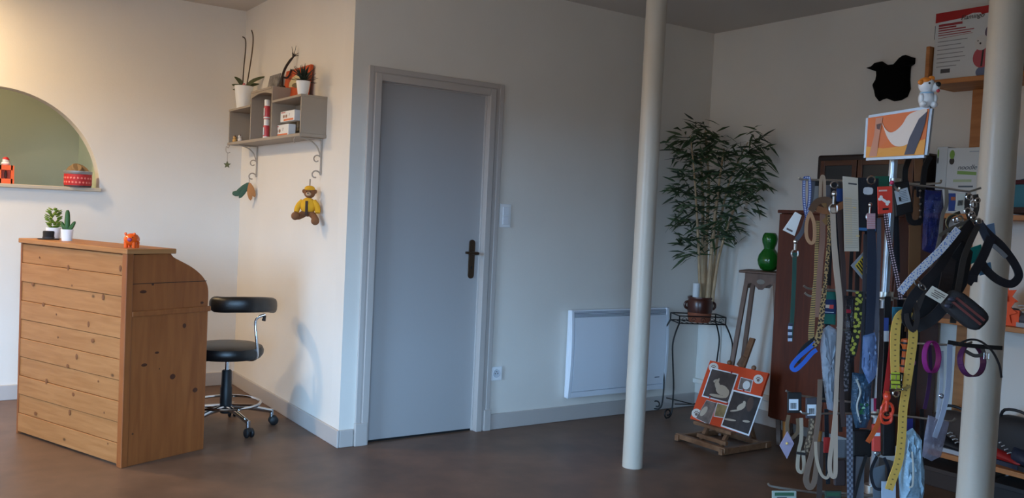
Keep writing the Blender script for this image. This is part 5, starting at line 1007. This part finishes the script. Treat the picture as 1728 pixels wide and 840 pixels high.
t, P = card('hang_card', 'orange-red card with a white bone emblem in the top row', 'card', [(1481, 315), (1506, 314), (1506, 359), (1482, 361)], 2.38, M((226, 68, 52), .45))
cface(t, P, 'white_line', .06, .62, .12, .18, M((244, 200, 190)), .001); cface(t, P, 'black_sticker', .3, .72, .80, .87, blk, .001)
c0 = lerp(lerp(P[0], P[1], .42), lerp(P[3], P[2], .42), .52) + NF * .001; ax_ = (RH * .85 - Z_ * .5).normalized(); ay_ = (RH * .5 + Z_ * .85).normalized(); bn = MB(); bn.box(c0, ax_ * .012, ay_ * .0035, NF * .0005)
for a, b in ((-1, -1), (-1, 1), (1, -1), (1, 1)): bn.ell(c0 + ax_ * .012 * a + ay_ * .0035 * b, ax_ * .005, ay_ * .0045, NF * .0006, 10, 5)
bn.build('bone_emblem', M((240, 236, 232)), t)
t, P = strap('dog_leash', 'black leash with white and pink dots under the orange-red card', 'leash', [(1494, 360), (1498, 390), (1505, 430), (1514, 470), (1520, 505)], 8, 2.40, pattern('dotted_black', (30, 22, 30), (206, 180, 190), 'dots', 150, 2, .33))
t, P = card('hang_card', 'black pouch with tilted white printed label', 'card', [(1508, 308), (1534, 304), (1542, 358), (1512, 366)], 2.43, M((18, 18, 22)), th=.012, bev=.003)
PL = [at(x, y, 2.426) for x, y in ((1509, 322), (1531, 316), (1537, 340), (1514, 346))]; q_ = MB().prism(PL, NF * .0008).build('white_label', M((196, 206, 214)), t)
def gl(u, v_): return lerp(lerp(PL[0], PL[1], u), lerp(PL[3], PL[2], u), v_) + NF * .0012
for i in range(7): MB().prism([gl(.3, .16 + i * .11), gl(.85, .16 + i * .11), gl(.85, .20 + i * .11), gl(.3, .20 + i * .11)], NF * .0003).build('print_line', M((120, 130, 140)), q_)
MB().prism([gl(.2, .5), gl(.34, .5), gl(.36, .8), gl(.2, .8)], NF * .0003).build('dog_print', blk, q_)
MB().sph(at(1505, 308, 2.42), .006, 10, 8).build('pink_bead', M((206, 60, 100)), t, smooth=True)
t, P = strap('tool_belt', 'tan leather belt strip with black loops right of the post', 'belt', [(1550, 268, 2.62), (1550, 310, 2.62), (1547, 350, 2.60), (1544, 375, 2.6)], [14, 14, 11, 9], 2.6, M((140, 96, 64)), 'belts on the rack')
MB().rib(path([(1544, 380), (1543, 440), (1540, 500), (1536, 560)], 2.58), [.036, .034, .034, .034, .034, .034, .033, .032, .032, .032, .032, .032, .032, .032, .032, .032], .003, NF).build('lower_panel', M((132, 92, 58)), t)
MB().rib(path([(1536, 262), (1527, 290), (1530, 330), (1534, 368), (1545, 376), (1556, 366), (1557, 320), (1561, 282), (1570, 264)], 2.57), .016, .004, NF).build('black_loop', blk, t); 
for i in range(5): MB().sph(at(1553, 322 + i * 11, 2.563), .004, 8, 6).build('stud', STEEL, t, smooth=True)
t, P = pouch('toy_pack', 'translucent blue pack hanging right of the tan belt', 'pack', [(1561, 320), (1590, 320), (1592, 360), (1588, 426), (1572, 428), (1556, 422), (1558, 370)], 2.56, clear('blue_film', (40, 56, 128), .75), .02)
MB().box(at(1575, 330, 2.552), RH * .022, NF * .001, Z_ * .014).build('blue_header', M((34, 40, 104)), t); MB().ell(at(1580, 334, 2.548), RH * .004, NF * .0008, Z_ * .003, 8, 5).build('emblem', lbl, t)
t, P = card('hang_card', 'blue and orange card left of the barcode tag', 'card', rect(1601, 326, 1613, 356), 2.47, M((66, 86, 150))); cface(t, P, 'orange_print', .3, .9, .2, .4, M((200, 110, 70))); 
t, P = card('barcode_tag', 'white barcode tag at the right end of the top arm', 'tag', [(1615, 327), (1630, 326), (1627, 354), (1611, 355)], 2.45, M((214, 216, 206)), th=.001); bars(t, P, .2, .75, .4, .72, 7, blk)
t, P = strap('dog_collar', 'olive grey collar arching over the harness at right', 'collar', [(1585, 398), (1600, 388), (1622, 378), (1640, 372), (1655, 372)], 6, 2.36, M((88, 80, 70)), 'collars on the rack'); ring(t, 1652, 373, 2.35, 4); ring(t, 1643, 367, 2.36, 4)
t, P = strap('choke_chain_collar', 'bunch of chrome rings with a dark collar at the arm end', 'collar', [(1634, 326), (1632, 350), (1640, 372), (1648, 350), (1646, 328)], 9, 2.45, M((54, 50, 48)), 'collars on the rack')
for (x, y, r_) in ((1636, 332, 5), (1643, 345, 5), (1650, 338, 4), (1633, 356, 5), (1620, 369, 5), (1613, 371, 4), (1640, 362, 5)): ring(t, x, y, 2.40, r_, 'chain_ring')
t, P = strap('dog_collar', 'round black collar with brass edge hanging behind the rings', 'collar', [(1620, 358), (1604, 366), (1598, 382), (1606, 392), (1618, 386)], 5, 2.44, M((40, 38, 34)), 'collars on the rack'); ring(t, 1610, 375, 2.43, 14, 'brass_edge', M((140, 122, 80), .35), .0015)
t, P = strap('dog_leash', 'pale grey cord leash dropping left of the white patterned collar', 'leash', [(1597, 318), (1597, 345), (1590, 365), (1586, 400), (1578, 430), (1568, 450)], 6, 2.47, M((134, 126, 116)))
t, P = strap('dog_collar', 'white collar with blue pattern lying diagonally across the harness', 'collar', [(1519, 493), (1540, 468), (1562, 446), (1585, 424), (1604, 402), (1617, 386)], [13, 13, 13, 13, 13, 12], 2.28, pattern('white_blue', (206, 210, 218), (84, 122, 190), 'spots', 150, 2.6, .24), 'collars on the rack', .003)
# harness
hw = M((20, 20, 26), .7)
t = thing('dog_harness', 'large black dog harness with padded handle and tilted white label', 'harness', at(1620, 560, 2.3), 'harnesses on the rack')
def hs(nm, pts, w_, m_=hw, th=.004): return MB().rib(smooth_path([at(*p) for p in pts], 5), w_ * 2.3 / F, th, NF).build(nm, m_, t)
hs('chest_strap', [(1640, 376, 2.36), (1610, 410, 2.32), (1585, 450, 2.28), (1560, 478, 2.27), (1535, 510, 2.27), (1530, 540, 2.29), (1545, 552, 2.31)], 16); hs('back_strap', [(1650, 380, 2.36), (1628, 430, 2.33), (1620, 470, 2.32), (1612, 512, 2.3), (1608, 545, 2.3)], 10, M((56, 52, 50)))
hs('side_strap', [(1640, 385, 2.38), (1606, 430, 2.34), (1598, 470, 2.33), (1590, 505, 2.3)], 22, M((36, 28, 28))); hs('belly_strap', [(1545, 552, 2.31), (1570, 540, 2.29), (1590, 520, 2.28), (1600, 500, 2.27)], 20)
hs('girth_loop', [(1538, 500, 2.29), (1548, 530, 2.28), (1542, 556, 2.28), (1532, 545, 2.28), (1528, 520, 2.28)], 8, M((48, 42, 42)))
VP_ = [at(x, y, 2.345) for x, y in ((1560, 486), (1590, 446), (1622, 402), (1642, 425), (1632, 480), (1612, 516), (1575, 548), (1540, 540))]; vc_ = sum(VP_, V()) / 8; vm = MB(); vs = []; fs = []
for s_, o in ((1, .012), (1, .0), (.9, -.008), (.0, -.010)): vs += [vc_ + (p - vc_) * s_ + FH * o for p in VP_]
for i in range(3):
    for k_ in range(8): fs.append((i * 8 + k_, i * 8 + (k_ + 1) % 8, i * 8 + 8 + (k_ + 1) % 8, i * 8 + 8 + k_))
vm.add(vs, fs).build('padded_vest', M((16, 15, 18), .85), t, smooth=True)
pd = at(1596, 498, 2.25); pe = at(1658, 548, 2.22); axh = (pe - pd).normalized(); vv = NF.cross(axh).normalized(); kk = 2.23 / F
def pad(c_, L, w_, h_): return MB().ell(c_, axh * L, vv * w_, NF * h_, 20, 12, .55)
pad((pd + pe) / 2, (pe - pd).length / 2, 21 * kk, 15 * kk).build('padded_handle', M((34, 34, 38), .75, bump=.3, bscale=150), t, smooth=True)
for o in (-5, 4): MB().box((pd + pe) / 2 + NF * 14.8 * kk + vv * o * kk, axh * 28 * kk, vv * 2.0 * kk, NF * 1.2 * kk).build('red_piping', M((112, 54, 50)), t)
LB = [at(x, y, 2.235) for x, y in ((1573, 482), (1600, 497), (1587, 512), (1561, 497))]; MB().prism(LB, NF * .0014).build('white_label', M((226, 222, 208)), t)
def lg(u, v_): return lerp(lerp(LB[0], LB[1], u), lerp(LB[3], LB[2], u), v_) + NF * .0018
for i, (a, b) in enumerate(((.22, .9), (.3, .95), (.2, .8), (.25, .7))): MB().prism([lg(a, .2 + i * .17), lg(b, .2 + i * .17), lg(b, .28 + i * .17), lg(a, .28 + i * .17)], NF * .0003).build('print_line', M((120, 108, 96)), t)
for (x, y) in ((1549, 478), (1556, 484)): ring(t, x, y, 2.25, 7, 'slide_bar', STEEL, .002, .5, -.6)
for (x, y) in ((1606, 505), (1600, 516)): MB().ell(at(x, y, 2.22), RH * 7 * kk, Z_ * 4 * kk, NF * 4 * kk, 10, 8).build('side_release', M((60, 64, 80), .4), t, smooth=True)
t = thing('dog_harness', 'navy padded harness loop standing out to the right of the column', 'harness', at(1690, 480, 2.36), 'harnesses on the rack')
hv = M((28, 32, 44), .65)
hs('loop_strap', [(1648, 372, 2.4), (1668, 395, 2.39), (1690, 415, 2.38), (1712, 445, 2.37), (1719, 466, 2.37), (1706, 479, 2.37), (1684, 472, 2.37), (1664, 455, 2.38), (1655, 440, 2.38)], 14, hv); hs('cross_strap', [(1672, 400, 2.37), (1660, 430, 2.36), (1644, 460, 2.35), (1632, 478, 2.35)], 16, hv); hs('ribbed_strap', [(1652, 372, 2.4), (1660, 392, 2.38), (1668, 408, 2.37)], 13, pattern('ribbed', (24, 26, 34), (70, 84, 106), 'stripes', 420, 0, .5)); hs('grey_pad', [(1676, 414, 2.365), (1688, 424, 2.362), (1698, 434, 2.36)], 7, M((130, 134, 140)))
MB().box(at(1640, 470, 2.345), RH * 9 * kk, NF * .004, Z_ * 6 * kk).build('side_release', hv, t)
t, P = card('hang_card', 'teal green card tucked behind the navy harness', 'card', [(1632, 420), (1656, 412), (1660, 436), (1638, 446)], 2.40, M((24, 122, 110), .3)); t, P = card('hang_card', 'pale blue card clipped beside the ribbed harness strap', 'card', [(1656, 382), (1678, 376), (1681, 400), (1662, 402)], 2.42, M((112, 146, 186)))
t, P = card('hang_card', 'sky blue card below the navy harness cross strap', 'card', [(1650, 448), (1672, 442), (1675, 460), (1654, 465)], 2.40, M((90, 140, 176)))
# ---- middle rows
t, P = card('hang_card', 'yellow and black diamond warning card behind the navy leash', 'card', [(1436, 448), (1458, 424), (1468, 446), (1458, 474)], 2.47, M((140, 146, 156))); cface(t, P, 'yellow_field', .15, .85, .15, .85, M((214, 178, 40))); bars(t, P, .2, .8, .2, .8, 4, blk, .0014)
t, P = card('hang_card', 'green card with navy panel and small logo on the middle arm', 'card', [(1393, 492), (1413, 492), (1410, 548), (1386, 546)], 2.46, M((16, 96, 84))); cface(t, P, 'navy_panel', .02, .98, .24, .68, M((24, 44, 88))); cface(t, P, 'white_logo', .14, .45, .40, .5, M((220, 200, 180)), .0012); cface(t, P, 'red_logo', .42, .75, .40, .52, M((210, 70, 66)), .0012); cface(t, P, 'white_line', .1, .8, .62, .64, lbl, .0012)
t, P = pouch('bag_of_leash', 'clear film bag with a folded grey leash under the green card', 'pack', [(1388, 556), (1398, 548), (1412, 556), (1413, 600), (1411, 660), (1406, 694), (1396, 690), (1389, 640), (1384, 590)], 2.43, clear('clear_film', (170, 184, 200), .45, .08), .02)
MB().rib(path([(1394, 562), (1395, 620), (1400, 680)], 2.43), .012, .004, NF).build('folded_leash', M((96, 104, 116), .4), t); MB().rib(path([(1406, 562), (1405, 620), (1402, 680)], 2.43), .012, .004, NF).build('folded_leash', M((70, 76, 86), .4), t)
t, P = pouch('bag_of_leash', 'dark film pack left of the navy leash on the middle arm', 'pack', [(1424, 498), (1444, 500), (1446, 560), (1440, 610), (1430, 616), (1424, 560)], 2.47, clear('grey_film', (58, 56, 60), .8), .02); MB().box(at(1432, 525, 2.455), RH * .006, NF * .001, Z_ * .005).build('red_mark', M((160, 30, 50)), t)
t, P = strap('dog_leash', 'black leash printed with yellow marks on the middle arm', 'leash', [(1450, 492), (1448, 530), (1444, 570), (1438, 600)], 12, 2.42, pattern('yellow_marks', (26, 28, 20), (176, 176, 70), 'spots', 75, 1.4, .34))
t, P = strap('dog_leash', 'camouflage patterned leash hanging below the middle arm', 'leash', [(1431, 560), (1430, 600), (1428, 630), (1428, 660)], 8, 2.45, pattern('grey_camo', (46, 42, 44), (120, 116, 122), 'spots', 120, 1.5, .36))
t, P = pouch('bag_of_leash', 'blue film pack under the navy leash', 'pack', [(1456, 566), (1476, 560), (1480, 590), (1478, 636), (1466, 648), (1454, 620)], 2.41, clear('pale_blue_film', (110, 138, 186), .6, .1), .02)
t, P = pouch('bag_of_leash', 'teal patterned film pack with green label low on the rack', 'pack', [(1438, 628), (1470, 632), (1470, 700), (1462, 722), (1444, 722), (1436, 690)], 2.43, clear('teal_film', (52, 84, 108), .8, .12), .022)
MB().box(at(1458, 690, 2.418), RH * .012, NF * .001, Z_ * .015).build('green_label', M((34, 96, 58)), t); MB().ell(at(1457, 688, 2.415), RH * .008, NF * .0006, Z_ * .003, 8, 5).build('bone_print', M((150, 200, 160)), t); MB().tube(path([(1445, 640), (1452, 660), (1446, 685), (1452, 712)], 2.417), .003, 6).build('white_cord', M((176, 176, 170)), t, smooth=True)
t, P = strap('dog_leash', 'bright blue leash loop sticking out left of the rack', 'leash', [(1376, 578), (1362, 590), (1346, 604), (1336, 618), (1342, 624), (1356, 612), (1370, 596), (1378, 590)], 7, 2.42, M((44, 96, 190)), parts=None)
t2, P = strap('dog_collar', 'black webbing collar crossing the bright blue loop', 'collar', [(1376, 572), (1360, 584), (1350, 598), (1345, 612)], 9, 2.435, blk, 'collars on the rack')
t, P = card('hang_card', 'small blue and white pack left of the yellow collar', 'card', rect(1487, 536, 1500, 576), 2.44, M((56, 84, 160))); cface(t, P, 'white_half', 0, 1, .55, 1, lbl); t, P = card('hang_card', 'small turquoise card behind the top of the yellow collar', 'card', rect(1506, 518, 1532, 545), 2.46, M((56, 132, 160)))
t, P = strap('dog_leash', 'long dark brown leather leash right of the grey reflective one', 'leash', [(1488, 520), (1487, 580), (1484, 640), (1482, 690)], 7, 2.44, M((52, 38, 36)))
t, P = strap('dog_leash', 'black nylon leash hanging behind the red leash', 'leash', [(1498, 500), (1497, 580), (1494, 650), (1490, 700)], 10, 2.47, M((20, 18, 20)))
t, P = strap('dog_leash', 'moss green leash hanging beside the red leash', 'leash', [(1503, 548), (1502, 600), (1498, 640), (1493, 662)], 6, 2.45, M((76, 96, 52)))
# yellow collar
yel = pattern('yellow_holes', (220, 178, 86), (130, 102, 56), 'dots', 70, 1, .13)
t, P = strap('dog_collar', 'long yellow leather collar with punched holes and lime buckle end', 'collar', [(1511, 640), (1510, 600), (1511, 560), (1516, 536), (1528, 528), (1538, 540), (1541, 565), (1537, 600), (1530, 650), (1524, 690), (1522, 730), (1517, 775), (1506, 808), (1500, 826)], [14, 15, 16, 14, 14, 14, 15, 15, 14, 14, 14, 14, 14, 13], 2.36, yel, 'collars on the rack', .0035)
MB().rib(path([(1511, 628), (1511, 640), (1512, 656)], 2.352), .022, .004, NF).build('lime_end', M((190, 200, 60)), t); buckle(t, 1511, 636, 2.35, 19, 10); buckle(t, 1512, 652, 2.35, 20, 8); MB().rib(path([(1512, 656), (1524, 657), (1536, 651)], 2.35), .007, .003, NF).build('keeper', M((150, 122, 70)), t); ring(t, 1512, 664, 2.35, 5, 'tag_ring')
t = thing('dumbbell_toy', 'orange and black rubber dumbbell toy behind the yellow collar', 'toy', at(1527, 632, 2.42)); kk2 = 2.42 / F; c_ = at(1527, 600, 2.42)
MB().lathe([(0, -30 * kk2), (7 * kk2, -28 * kk2), (8 * kk2, -20 * kk2), (5 * kk2, -14 * kk2), (5 * kk2, 14 * kk2), (8 * kk2, 20 * kk2), (7 * kk2, 28 * kk2), (0, 30 * kk2)], c_, 18).build('toy_body', M((232, 110, 48), .4), t, smooth=True)
for z_ in (-17, -4, 10, 22): MB().lathe([(8.4 * kk2, -1.6 * kk2), (8.6 * kk2, 0), (8.4 * kk2, 1.6 * kk2)], c_ + Z_ * z_ * kk2, 18).build('black_band', blk, t, smooth=True)
t, P = strap('dog_leash', 'red leash with orange snap hook low in the middle', 'leash', [(1506, 560), (1503, 600), (1498, 640), (1494, 668)], [8, 9, 9, 9], 2.40, M((176, 34, 32))); snap(t, 1496, 680, 2.39, 2.2, M((222, 70, 44), .35)); ring(t, 1497, 692, 2.39, 10, 'orange_carabiner', M((222, 70, 44), .35), .004, 1.3)
t, P = strap('dog_leash', 'burnt orange leash slanting down left from the carabiner', 'leash', [(1498, 660), (1490, 690), (1478, 722), (1464, 746)], 8, 2.39, M((198, 88, 34)))
t, P = card('hang_card', 'coral tube pack with white stripe under the orange leash', 'card', rect(1473, 716, 1487, 762), 2.42, M((210, 70, 58)), th=.012, bev=.003); cface(t, P, 'white_stripe', .1, .85, .30, .42, lbl)
t, P = card('hang_card', 'small magenta and white pack beside the teal film pack', 'card', rect(1465, 672, 1480, 694), 2.45, M((200, 40, 90))); cface(t, P, 'white_half', 0, .6, 0, 1, lbl)
# purple collars and white leash on right arm
pur = M((92, 36, 84), .5)
def loopc(lab, cx, cy, rx, ry, d, m_, w_=8, ang=0):
    c_ = at(cx, cy, d); k_ = d / F; pts = []; 
    for i in range(33):
        a = 2 * math.pi * i / 32; pts.append(c_ + RH * rx * k_ * math.cos(a) + Z_ * ry * k_ * math.sin(a) + FH * rx * .5 * k_ * math.sin(a + 1))
    t = thing('dog_collar', lab, 'collar', c_ - Z_ * ry * k_, 'collars on the rack'); ns = [(c_ - p) for p in pts]; MB().rib(pts, w_ * k_, .003, [V((n_.x, n_.y, n_.z)) for n_ in ns]).build('strap', m_, t); return t
t = loopc('magenta collar closed in a ring under the padded harness', 1572, 602, 15, 26, 2.42, M((160, 40, 130), .5), 10); t = loopc('dark purple collar closed in a ring in front of the near column', 1640, 608, 25, 26, 2.42, pur, 11); buckle(t, 1663, 600, 2.40, 8, 10)
t, P = strap('dog_leash', 'stiff black strap pointing right across the column', 'leash', [(1600, 577), (1630, 582), (1660, 585), (1691, 587)], 7, 2.38, blk, t_=.005); t, P = strap('dog_leash', 'thin black cord curving down right of the column', 'leash', [(1618, 580), (1636, 573), (1655, 576), (1674, 592), (1686, 615), (1690, 637)], 3.5, 2.36, M((40, 36, 38)))
t, P = strap('dog_collar', 'grey webbing collar inside the purple ring', 'collar', [(1626, 590), (1645, 600), (1660, 596), (1655, 584)], 6, 2.41, M((84, 78, 74)), 'collars on the rack')
t, P = strap('dog_leash', 'white rubber leash hanging in two strands right of the magenta collar', 'leash', [(1589, 592), (1589, 640), (1584, 690), (1576, 735)], 6, 2.44, M((188, 196, 210))); MB().rib(path([(1603, 580), (1602, 620), (1599, 660), (1590, 700), (1577, 738)], 2.42), .0135, .003, NF).build('strap', M((176, 190, 214)), t)
ring(t, 1589, 668, 2.43, 3, 'rivet'); t, P = strap('dog_leash', 'violet leash behind the magenta collar', 'leash', [(1568, 580), (1570, 620), (1566, 660), (1560, 690)], 6, 2.46, M((70, 34, 78)))
MB().ell(at(1541, 612, 2.45), RH * .007, NF * .004, Z_ * .009, 8, 6).build('pink_tassel', M((186, 100, 160)), t)
# film packs at lower right
t, P = pouch('bag_of_leash', 'lavender clear pack slanting at the end of the lower right arm', 'pack', [(1566, 700), (1602, 712), (1588, 770), (1572, 778), (1556, 770), (1560, 735)], 2.44, clear('lavender_film', (160, 158, 178), .55, .1), .01)
t, P = pouch('pet_wipes_pack', 'pale blue film pack with silver strip at the bottom of the rack', 'pack', [(1526, 730), (1540, 722), (1552, 736), (1557, 790), (1556, 850), (1522, 852), (1518, 800), (1521, 755)], 2.38, clear('aqua_film', (150, 184, 206), .88, .15), .035)
MB().rib(path([(1539, 762), (1541, 790), (1540, 818), (1534, 822)], 2.352), .004, .002, NF).build('silver_strip', M((214, 214, 204), .3), t); MB().ell(at(1538, 800, 2.372), RH * .024, Z_ * .06, NF * .014, 14, 10).build('inner_pad', M((150, 180, 200)), t, smooth=True)
t, P = card('hang_card', 'indigo bottle pack above the pale blue film pack', 'card', rect(1530, 706, 1541, 726), 2.44, M((40, 44, 120)))
# ---- lower left
for i, (x0, y0_, x1, y1_, lb) in enumerate(((1329, 662, 1353, 697, 'black tag with white barcode sticker at the lower left arm'), (1360, 671, 1383, 706, 'dark grey tag with white barcode sticker right of the black one'))):
    t, P = card('hang_card', lb, 'card', rect(x0, y0_, x1, y1_), 2.48 - .03 * i, M((20, 20, 22)) if i == 0 else M((64, 60, 66)), th=.006, bev=.002); cface(t, P, 'sticker', .1, .75, .32, .85, lbl); bars(t, P, .2, .62, .5, .78, 7, blk)
t, P = strap('dog_collar', 'beige cat collar with diamond charm at the far lower left', 'collar', [(1331, 700), (1328, 720), (1333, 740), (1346, 728), (1346, 706)], 6, 2.48, M((104, 84, 62)), 'collars on the rack')
q_ = [at(x, y, 2.465) for x, y in ((1329, 728), (1340, 748), (1328, 774), (1316, 752))]; MB().prism(q_, FH * .004).build('diamond_charm', M((150, 140, 162), .3), t); MB().sph(at(1328, 748, 2.462), .004, 8, 6).build('charm_gem', M((206, 170, 100), .3), t, smooth=True)
t, P = strap('dog_collar', 'cream felt collar with black band at lower left', 'collar', [(1352, 705), (1352, 740), (1348, 760), (1346, 790), (1353, 796), (1357, 788), (1355, 760)], 6, 2.46, M((160, 146, 128)), 'collars on the rack'); MB().rib(path([(1344, 764), (1359, 766)], 2.45, 2), .006, .006, NF).build('black_band', blk, t)
t, P = strap('dog_collar', 'brown patterned collar under the dark grey tag', 'collar', [(1370, 706), (1368, 730), (1362, 755), (1366, 765), (1374, 750)], 10, 2.47, pattern('brown_spots', (92, 76, 62), (166, 144, 118), 'spots', 90, 2, .34), 'collars on the rack')
t, P = strap('dog_leash', 'grey brown leash ending in a long bottom loop', 'leash', [(1384, 640), (1382, 690), (1376, 740), (1366, 780), (1360, 808), (1366, 822), (1374, 812), (1378, 780), (1380, 745)], [8, 8, 8, 9, 10, 10, 9, 8, 7], 2.42, M((112, 92, 78)))
t, P = strap('dog_leash', 'dark leather strap running to the bottom of the rack', 'leash', [(1385, 745), (1384, 790), (1382, 850)], 9, 2.45, M((62, 48, 42)))
t, P = strap('dog_leash', 'thin cream collar loop beside the grey brown leash', 'leash', [(1376, 745), (1378, 775), (1386, 800), (1395, 806), (1400, 798)], 5, 2.41, M((170, 152, 132)))
t, P = card('hang_card', 'red pack behind the beige leash handle', 'card', rect(1390, 738, 1404, 764), 2.48, M((168, 38, 34))); t, P = card('hang_card', 'grey blister pack right of the beige leash handle', 'card', rect(1410, 742, 1436, 772), 2.49, M((104, 108, 114), .3)); t, P = card('hang_card', 'black velvet pouch low in the middle of the rack', 'card', rect(1438, 726, 1472, 772), 2.46, M((14, 14, 16)), th=.02, bev=.006)
t, P = strap('dog_leash', 'denim grey leash below the dark leather one', 'leash', [(1433, 700), (1434, 760), (1434, 800), (1435, 850)], 10, 2.44, pattern('denim_weave', (70, 74, 88), (120, 126, 140), 'check', 130, 3)); t, P = strap('dog_leash', 'pewter grey leash under the black velvet pouch', 'leash', [(1452, 770), (1451, 800), (1450, 850)], 14, 2.45, M((96, 100, 108), .4)); t, P = strap('dog_leash', 'black cord leash crossing the pewter grey one', 'leash', [(1462, 768), (1452, 800), (1444, 830), (1440, 850)], 5, 2.43, blk)
t, P = strap('dog_collar', 'round black cord collar left of the yellow collar tip', 'collar', [(1480, 770), (1470, 795), (1476, 822), (1492, 822), (1500, 795), (1492, 772)], 5, 2.45, M((28, 30, 40)), 'collars on the rack'); ring(t, 1481, 765, 2.44, 4)
t, P = card('hang_card', 'pale grey pack behind the black cord collar', 'card', [(1472, 790), (1494, 784), (1496, 850), (1474, 850)], 2.49, M((110, 122, 134))); t, P = card('hang_card', 'black bag pack between coral tube and yellow collar', 'card', rect(1489, 702, 1512, 770), 2.48, M((22, 22, 26)), th=.02, bev=.005)
t, P = card('hang_card', 'white pack at the tip of the yellow collar', 'card', rect(1488, 812, 1512, 850), 2.44, M((180, 196, 214))); t, P = card('hang_card', 'brown velvet pack below the grey blister pack', 'card', rect(1408, 776, 1428, 820), 2.48, M((58, 44, 44)), th=.012, bev=.004)
for i, (x0, x1, lb) in enumerate(((1303, 1344, 'white and green pack hanging leftmost on the bottom arm'), (1392, 1420, 'dark green pack right of centre on the bottom arm'))):
    t, P = card('hang_card', lb, 'card', rect(x0, 828, x1, 880), 2.44, M((150, 160, 150)) if i == 0 else M((46, 62, 54))); cface(t, P, 'green_print', .1, .9, .05, .16, M((40, 84, 60))); cface(t, P, 'dark_print', .2, .6, .2, .4, dpr)

# dark leashes at the shadowed back of the rack, nothing tells them apart
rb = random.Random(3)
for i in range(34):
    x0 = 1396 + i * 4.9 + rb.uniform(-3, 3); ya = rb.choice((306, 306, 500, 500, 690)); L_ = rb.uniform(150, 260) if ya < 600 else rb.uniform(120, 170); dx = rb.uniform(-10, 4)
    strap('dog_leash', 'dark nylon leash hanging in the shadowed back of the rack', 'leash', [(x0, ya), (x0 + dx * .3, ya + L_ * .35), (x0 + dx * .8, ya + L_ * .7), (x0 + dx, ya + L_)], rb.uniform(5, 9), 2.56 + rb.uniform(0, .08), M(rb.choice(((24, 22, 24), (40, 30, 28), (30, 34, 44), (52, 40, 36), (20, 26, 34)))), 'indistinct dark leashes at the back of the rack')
